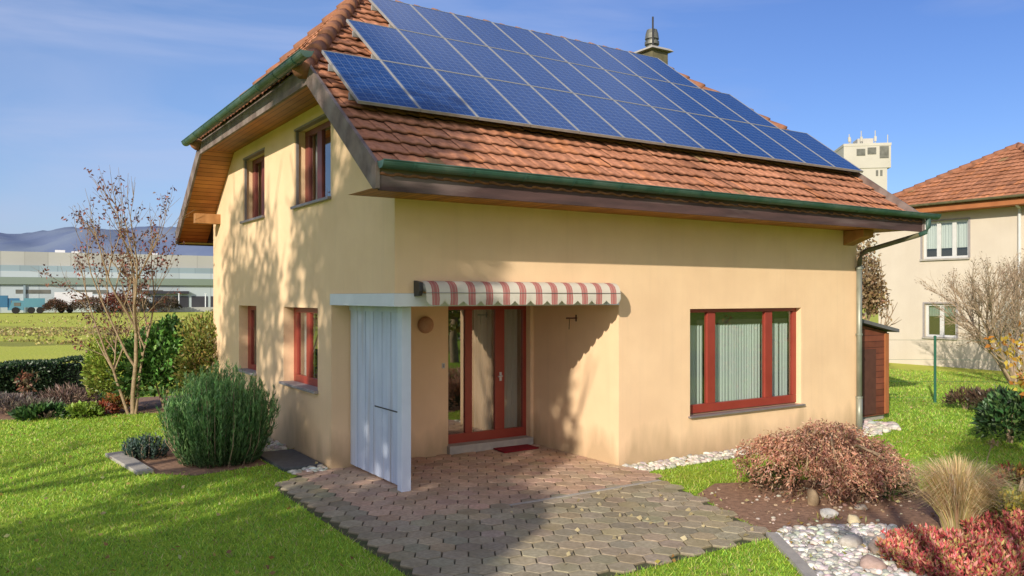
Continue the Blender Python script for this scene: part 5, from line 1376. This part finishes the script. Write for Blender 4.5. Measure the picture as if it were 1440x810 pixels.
def blades(name, label, cat, x, y, n, h, rad, cols, rg, w=0.006, droop=0.7, seg=5):
    t = thing(name, (x, y, 0), label, cat)
    a = rg.uniform(0, 6.283, n); q = rg.random(n) ** 0.6; hh = h * rg.uniform(0.6, 1.12, n)
    out = rad * q * rg.uniform(0.7, 1.2, n)
    s = np.linspace(0, 1, seg + 1)
    b0 = np.column_stack([x + np.cos(a) * 0.14 * q, y + np.sin(a) * 0.14 * q])
    V = np.zeros((n, seg + 1, 2, 3)); side = np.column_stack([-np.sin(a + rg.normal(size=n) * .7), np.cos(a + rg.normal(size=n) * .7)])
    for i, t_ in enumerate(s):
        r_ = out * (t_ ** 1.6); z = hh * (t_ * (1.55 - 0.55 * t_) - droop * q * max(0, t_ - .5) ** 2 * 1.6)
        c = np.column_stack([b0 + np.column_stack([np.cos(a), np.sin(a)]) * r_[:, None], z])
        ww = w * (1 - 0.85 * t_)
        V[:, i, 0] = c + np.column_stack([side, np.zeros(n)]) * ww; V[:, i, 1] = c - np.column_stack([side, np.zeros(n)]) * ww
    F = []
    base = np.arange(n) * (seg + 1) * 2
    for i in range(seg): F.append(np.column_stack([base + i * 2, base + i * 2 + 1, base + i * 2 + 3, base + i * 2 + 2]))
    col = palette(n, rg, cols, 0.18); cc = np.repeat(col[:, None, :], (seg + 1) * 2, 1) * np.repeat(0.8 + 0.3 * s, 2)[None, :, None]
    mesh_np('foliage', V.reshape(-1, 3), np.concatenate(F), M['leaf'], t, np.clip(cc.reshape(-1, 3), 0, 1))
    return t
rng = np.random.default_rng(88)
blades('ornamental_grass', 'rounded tuft of dry straw coloured ornamental grass', 'grass tuft', *at(1347, 8.45), 3000, 0.78, 0.54, [(0.78, 0.60, 0.34), (0.68, 0.50, 0.26), (0.84, 0.68, 0.42), (0.52, 0.44, 0.18)], rng, w=0.0045)
RED = [(0.74, 0.14, 0.15), (0.78, 0.30, 0.27), (0.62, 0.12, 0.12), (0.70, 0.40, 0.20), (0.52, 0.42, 0.14)]
spiky('red_shrub', 'low spreading crimson and pink shrub in the near corner bed', 'shrub', *at(1352, 7.35), 460, 0.27, 0.68, RED, rng, lf=0.05, lw=0.02, per=34, base_r=0.4)
spiky('red_shrub', 'brighter red shrub cut by the right picture edge', 'shrub', *at(1480, 7.8), 420, 0.31, 0.72, [(0.62, 0.12, 0.12), (0.68, 0.22, 0.17), (0.48, 0.10, 0.10), (0.56, 0.40, 0.14)], rng, lf=0.05, lw=0.02, per=32, base_r=0.4)
shrub('shrub', 'crimson and green autumn plant behind the straw coloured grass', 'shrub', *at(1432, 9.9), (0.55, 0.35, 0.34), 900, 0.08, 0.035, [(0.34, 0.08, 0.05), (0.16, 0.17, 0.04), (0.42, 0.24, 0.06)], rng, group='autumn plants by the right edge')
shrub('shrub', 'yellow leaved plant between the straw grass and red shrub', 'shrub', *at(1425, 8.9), (0.38, 0.3, 0.26), 700, 0.08, 0.035, [(0.48, 0.38, 0.04), (0.36, 0.33, 0.06), (0.20, 0.22, 0.05)], rng, group='autumn plants by the right edge')
shrub('rhododendron', 'round glossy dark green shrub with whorled leaves on the lawn', 'shrub', *at(1422, 13.6), (0.56, 0.52, 0.80), 2300, 0.14, 0.05, [(0.035, 0.10, 0.03), (0.06, 0.15, 0.045), (0.02, 0.05, 0.018), (0.10, 0.18, 0.05)], rng, mat='leafgloss')
shrub('shrub', 'withered brown perennial before the wire fence, left one', 'shrub', *at(1358, 17.6), (0.42, 0.4, 0.42), 700, 0.12, 0.03, [(0.17, 0.10, 0.06), (0.12, 0.08, 0.05)], rng, group='withered perennials by the fence', up=.7)
shrub('shrub', 'withered dark perennial beside the glossy shrub, right one', 'shrub', *at(1396, 17.0), (0.5, 0.4, 0.5), 800, 0.12, 0.03, [(0.13, 0.075, 0.05), (0.09, 0.07, 0.04)], rng, group='withered perennials by the fence', up=.7)
def seed_stalk():
    x, y = at(1385, 11.3); t = thing('dead_flower', (x, y, 0), 'single dry pale seed head on a leaning stalk', 'plant')
    mb = MB(); mb.tube([(x, y, 0), (x + .03, y - .02, .2), (x + .10, y - .05, .42)], 0.008, 5); mb.build('stem', M['twig'], t)
    P = np.array([[x + .10, y - .05, .41]]) + rng.normal(size=(40, 3)) * 0.022
    V, F, cc = leaf_quads(P, rng.normal(size=P.shape) + np.array([0, 0, .9]), 0.06, 0.02, rng, palette(40, rng, [(0.45, 0.32, 0.18)], .2)); mesh_np('seed_head', V, F, M['leaf'], t, cc)
seed_stalk()

def yellow_bush():
    rg = np.random.default_rng(91)
    x, y = at(1484, 12.6); t = thing('yellow_shrub', (x, y, 0), 'thin shrub with clusters of orange yellow leaves at the right edge', 'shrub')
    mb = MB(); tips = []
    for k in range(6):
        a = k * 1.05; grow(mb, tips, rg, (x, y, 0), (math.cos(a) * .35, math.sin(a) * .35, 1), 1.05, 0.018, 0, 2, spread=.5, up=.05, nch=(2, 3), seg=4, sides=5, shrink=.6)
    mb.build('trunk', M['twig'], t, fix=False)
    T = np.array([p[0][:] for p in tips]); T = T[rg.random(len(T)) < .40]
    C = np.repeat(T, 6, 0) + rg.normal(size=(len(T) * 6, 3)) * .05
    V, F, cc = leaf_quads(C, rg.normal(size=C.shape) + np.array([0, 0, -.4]), 0.11, 0.065, rg, palette(len(C), rg, [(0.52, 0.34, 0.04), (0.52, 0.20, 0.03), (0.58, 0.45, 0.08)], .15)); mesh_np('crown', V, F, M['leaf'], t, cc)
yellow_bush()

def bare_shrub():
    rg = np.random.default_rng(93)
    x, y = at(1428, 22.5); t = thing('bare_shrub', (x, y, 0), 'large leafless twiggy shrub before the cream neighbouring house', 'shrub')
    mb = MB(); tips = []
    for k in range(9):
        a = k * 0.7 + rg.normal() * .2; grow(mb, tips, rg, (x + .1 * math.cos(a), y + .1 * math.sin(a), 0), (math.cos(a) * .55, math.sin(a) * .55, 1), 1.75, 0.045, 0, 4, spread=.44, up=.05, nch=(3, 4), seg=4, sides=5, shrink=.62, wob=.13)
    mb.build('trunk', M['twig'], t, fix=False)
    T = np.array([p[0][:] for p in tips]); T = T[rg.random(len(T)) < .25]; C = T + rg.normal(size=T.shape) * .04
    V, F, cc = leaf_quads(C, rg.normal(size=C.shape), 0.07, 0.03, rg, palette(len(C), rg, [(0.30, 0.20, 0.11), (0.26, 0.21, 0.13)], .15)); mesh_np('crown', V, F, M['leaf'], t, cc)
bare_shrub()

def dry_tree():
    rg = np.random.default_rng(94)
    x, y = at(1217, 24.0); t = thing('dry_tree', (x, y, 0), 'small tree with curled tan dead leaves behind the shed', 'tree')
    mb = MB(); tips = []
    grow(mb, tips, rg, (x, y, 0), (0, 0, 1), 2.0, 0.07, 0, 3, spread=.6, up=.08, nch=(3, 4), seg=4, sides=6, shrink=.55)
    mb.build('trunk', M['twig'], t, fix=False)
    P, d = shrub_points(2600, rg, (x, y, 2.2), (0.7, 0.7, 2.0), .2, .3, 3.0)
    V, F, cc = leaf_quads(P, rg.normal(size=P.shape) + np.array([0, 0, -.5]), 0.13, 0.07, rg, palette(len(P), rg, [(0.36, 0.25, 0.12), (0.28, 0.18, 0.09), (0.42, 0.30, 0.16)], .2)); mesh_np('crown', V, F, M['leaf'], t, cc)
dry_tree()

# garden shed behind the right corner
def shed():
    t = thing('garden_shed', (10.3, 1.2, 0), 'small red brown wooden shed with grey sloping roof', 'shed')
    mb = MB()
    x0, x1, y0, y1 = 9.72, 11.05, 0.62, 1.8
    mb.hexa([(x0, y0, 0.1), (x1, y0, 0.1), (x1, y1, 0.1), (x0, y1, 0.1)], [(x0, y0, 1.98), (x1, y0, 1.74), (x1, y1, 1.74), (x0, y1, 1.98)]); mb.build('wall', M['shed'], t)
    mb = MB(); mb.box(x0 + .05, y0 + .05, 0, x1 - .05, y1 - .05, 0.1); mb.build('plinth', M['concrete'], t)
    mb = MB(); mb.hexa([(x0 - .12, y0 - .16, 2.02), (x1 + .16, y0 - .16, 1.735), (x1 + .16, y1 + .1, 1.735), (x0 - .12, y1 + .1, 2.02)], [(x0 - .12, y0 - .16, 2.09), (x1 + .16, y0 - .16, 1.80), (x1 + .16, y1 + .1, 1.80), (x0 - .12, y1 + .1, 2.09)]); mb.build('roof', M['shedroof'], t)
    mb = MB(); mb.box(x0 + .05, y0 - .02, 0.14, x0 + .92, y0, 1.42); dd = mb.build('door', M['rust'], t)
    mb = MB(); mb.box(x1 - .1, y0 - .025, 0.12, x1 + .02, y0 + .0, 1.72); mb.build('corner_board', M['orangewood'], t)
shed()

# wire fence
def fence():
    x, y = 14.2, 1.42; t = thing('wire_fence', (x, y, 0), 'thin wire mesh fence with slim green metal posts', 'fence')
    d = Vector((0.80, -0.60, 0)); P0 = Vector((x, y, 0))
    for k in (-1, 0, 1, 2):
        p = P0 + d * k * 3.4; mb = MB(); mb.tube([p, p + Vector((0, 0, 1.52))], 0.030, 8); mb.lathe([(0.034, 0), (0.034, .03), (0.01, .045)], (p.x, p.y, 1.51), 8); mb.build('post', M['fencegreen'], t)
    mb = MB(); a, b = P0 - d * 3.4, P0 + d * 6.8
    for z in (0.12, 0.5, 1.0, 1.45): mb.tube([a + Vector((0, 0, z)), b + Vector((0, 0, z))], 0.003, 4)
    mb.build('wire', M['fencegreen'], t)
fence()

# ------------------------------------------------------------------ TREES BEHIND THE CAMERA (they throw the shade on the gable and terrace and show in the panes)
def crown_tree(x, y, h, rad, n, L, cols, seed, label, zc, gap=-0.3, name='garden_tree', shell=0.1, lobe=None):
    rg = np.random.default_rng(seed); t = thing(name, (x, y, 0), label, 'tree', 'trees beside the garden')
    mb = MB(); tips = []
    grow(mb, tips, rg, (x, y, 0), (0, 0, 1), h * 0.5, 0.17, 0, 3, spread=.6, up=.1, nch=(3, 4), seg=5, sides=8, shrink=.6)
    mb.build('trunk', M['bark'], t, fix=False, smooth=True)
    d = norm(rg.normal(size=(n * 2, 3))); r = shell + (1 - shell) * rg.random(n * 2) ** .5
    P = d * r[:, None] * np.array(rad) * (1 + .22 * lump_noise(d * 3, rg, 6, 1.0))[:, None] + np.array([x, y, zc])
    P = P[lump_noise(P, rg, 7, 1.7) > gap][:n]
    if lobe:
        d2 = norm(rg.normal(size=(2600, 3))) * rg.random((2600, 1)) ** .5
        P = np.concatenate([P, d2 * lobe[3] + np.array(lobe[:3])])
    V, F, cc = leaf_quads(P, rg.normal(size=P.shape), L, L * .6, rg, palette(len(P), rg, cols, .2)); mesh_np('crown', V, F, M['leaf'], t, cc)
crown_tree(-13.3, -6.6, 11, (2.35, 2.35, 4.6), 10500, 0.24, [(0.10, 0.13, 0.03), (0.2, 0.17, 0.04)], 201, 'tall leafy tree left behind the viewpoint, shading the terrace', 8.1, gap=-0.10, lobe=(-13.7, -9.75, 6.1, 1.1))
crown_tree(-14.2, -2.2, 11, (1.9, 1.9, 3.0), 2600, 0.24, [(0.14, 0.13, 0.03), (0.22, 0.15, 0.04)], 202, 'thin tree farther left, throwing dappled shade on the gable', 8.6, gap=0.0)
crown_tree(10.6, -13.0, 8, (2.6, 2.6, 3.0), 6000, 0.3, [(0.34, 0.26, 0.05), (0.24, 0.22, 0.05), (0.10, 0.14, 0.03)], 203, 'yellowing tree right of the viewpoint, mirrored in the patio door', 4.4)
crown_tree(13.5, -18.5, 7, (4.4, 3.4, 2.8), 5000, 0.3, [(0.08, 0.13, 0.03), (0.15, 0.18, 0.04)], 204, 'broad green tree far right of the viewpoint', 3.0)

crown_tree(-5.9, -11.7, 7.0, (0.85, 0.85, 0.7), 1500, 0.14, [(0.10, 0.14, 0.03), (0.3, 0.2, 0.05)], 205, 'slim tree directly behind the viewpoint, shading the right lawn', 6.9)

# ------------------------------------------------------------------ LIGHT, SKY, CAMERA
S = Vector((1.62, 1.0, -0.765)).normalized()
sl = bpy.data.lights.new('sun', 'SUN'); sl.energy = 5.0; sl.angle = R(0.55); sl.color = (1.0, 0.90, 0.76)
so = bpy.data.objects.new('sun', sl); COL.objects.link(so); so.rotation_euler = S.to_track_quat('-Z', 'Y').to_euler(); so.location = (-20, -15, 20)
elev = math.asin(-S.z); az = math.atan2(-S.x, -S.y)      # clockwise from +Y
w = bpy.data.worlds.new('World'); scene.world = w; w.use_nodes = True
N, L = w.node_tree.nodes, w.node_tree.links
N.clear()
out = N.new('ShaderNodeOutputWorld'); bg = N.new('ShaderNodeBackground'); L.new(bg.outputs[0], out.inputs[0])
sky = N.new('ShaderNodeTexSky'); sky.sky_type = 'NISHITA'; sky.sun_disc = False; sky.sun_elevation = elev; sky.sun_rotation = az % (2 * math.pi)
sky.air_density = 1.0; sky.dust_density = 0.6; sky.ozone_density = 3.0; sky.altitude = 400
# thin cirrus
tc = N.new('ShaderNodeTexCoord'); mp = N.new('ShaderNodeMapping'); mp.inputs['Scale'].default_value = (1.2, 1.2, 6.0); mp.inputs['Rotation'].default_value = (0.1, 0.2, 0.5)
L.new(tc.outputs['Generated'], mp.inputs['Vector'])
nz = N.new('ShaderNodeTexNoise'); nz.inputs['Scale'].default_value = 1.7; nz.inputs['Detail'].default_value = 7; nz.inputs['Distortion'].default_value = 0.6; L.new(mp.outputs[0], nz.inputs['Vector'])
mr = N.new('ShaderNodeMapRange'); mr.inputs[1].default_value = 0.45; mr.inputs[2].default_value = 0.85; mr.inputs[4].default_value = 0.75; L.new(nz.outputs['Fac'], mr.inputs[0])
sz0 = N.new('ShaderNodeSeparateXYZ'); L.new(tc.outputs['Generated'], sz0.inputs[0])
hi = N.new('ShaderNodeMapRange'); hi.inputs[1].default_value = 0.40; hi.inputs[2].default_value = 0.75; hi.inputs[3].default_value = 1.0; hi.inputs[4].default_value = 2.2; L.new(sz0.outputs['Z'], hi.inputs[0])  # cirrus thickened overhead, out of view, added for panel reflections and softer shade
hm = N.new('ShaderNodeMath'); hm.operation = 'MULTIPLY'; hm.use_clamp = True; L.new(mr.outputs[0], hm.inputs[0]); L.new(hi.outputs[0], hm.inputs[1])
mx = N.new('ShaderNodeMix'); mx.data_type = 'RGBA'; L.new(hm.outputs[0], mx.inputs[0]); L.new(sky.outputs[0], mx.inputs[6]); mx.inputs[7].default_value = (4.6, 5.0, 5.7, 1)
tint = N.new('ShaderNodeMix'); tint.data_type = 'RGBA'; tint.blend_type = 'MULTIPLY'; tint.inputs[0].default_value = 1.0
L.new(mx.outputs[2], tint.inputs[6]); 
sz = N.new('ShaderNodeSeparateXYZ'); L.new(tc.outputs['Generated'], sz.inputs[0])
zr_ = N.new('ShaderNodeMapRange'); zr_.inputs[1].default_value = 0.0; zr_.inputs[2].default_value = 0.35; L.new(sz.outputs['Z'], zr_.inputs[0])
tn = N.new('ShaderNodeMix'); tn.data_type = 'RGBA'; L.new(zr_.outputs[0], tn.inputs[0]); tn.inputs[6].default_value = (0.60, 0.66, 0.84, 1)
dr_ = N.new('ShaderNodeVectorMath'); dr_.operation = 'DOT_PRODUCT'; dr_.inputs[1].default_value = (RV[0], RV[1], 0); L.new(tc.outputs['Generated'], dr_.inputs[0])
lr_ = N.new('ShaderNodeMapRange'); lr_.interpolation_type = 'SMOOTHSTEP'; lr_.inputs[1].default_value = -0.55; lr_.inputs[2].default_value = 0.5; L.new(dr_.outputs['Value'], lr_.inputs[0])
tl_ = N.new('ShaderNodeMix'); tl_.data_type = 'RGBA'; L.new(lr_.outputs[0], tl_.inputs[0]); tl_.inputs[6].default_value = (1.05, 1.0, 1.12, 1); tl_.inputs[7].default_value = (0.54, 0.63, 0.92, 1)
L.new(tl_.outputs[2], tn.inputs[7])
L.new(tn.outputs[2], tint.inputs[7])
# added warm cloud glow in the unseen sky behind the viewpoint, lifts the shade
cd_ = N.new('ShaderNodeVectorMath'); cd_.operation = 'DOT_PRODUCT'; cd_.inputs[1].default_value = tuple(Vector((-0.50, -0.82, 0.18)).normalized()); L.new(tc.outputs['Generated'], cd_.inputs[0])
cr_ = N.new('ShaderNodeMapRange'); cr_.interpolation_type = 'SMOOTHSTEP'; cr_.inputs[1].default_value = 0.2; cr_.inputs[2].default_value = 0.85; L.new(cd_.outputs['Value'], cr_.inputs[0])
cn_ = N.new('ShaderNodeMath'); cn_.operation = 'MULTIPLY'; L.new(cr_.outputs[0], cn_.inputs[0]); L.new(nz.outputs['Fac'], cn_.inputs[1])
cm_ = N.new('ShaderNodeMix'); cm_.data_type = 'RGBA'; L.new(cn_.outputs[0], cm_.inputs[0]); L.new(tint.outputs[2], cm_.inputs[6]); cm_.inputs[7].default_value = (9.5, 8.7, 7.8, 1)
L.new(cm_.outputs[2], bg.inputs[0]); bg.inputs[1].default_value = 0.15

cam = bpy.data.cameras.new('camera'); co = bpy.data.objects.new('camera', cam); COL.objects.link(co)
co.location = CAM; co.rotation_euler = (R(90), 0, -math.asin(DV[0]))
cam.sensor_width = 36; cam.lens = FPX / 1440 * 36; cam.shift_y = 12 / 1440; cam.clip_start = 0.1; cam.clip_end = 30000
scene.camera = co
scene.view_settings.view_transform = 'Standard'; scene.view_settings.look = 'None'; scene.view_settings.exposure = 0; scene.view_settings.gamma = 1
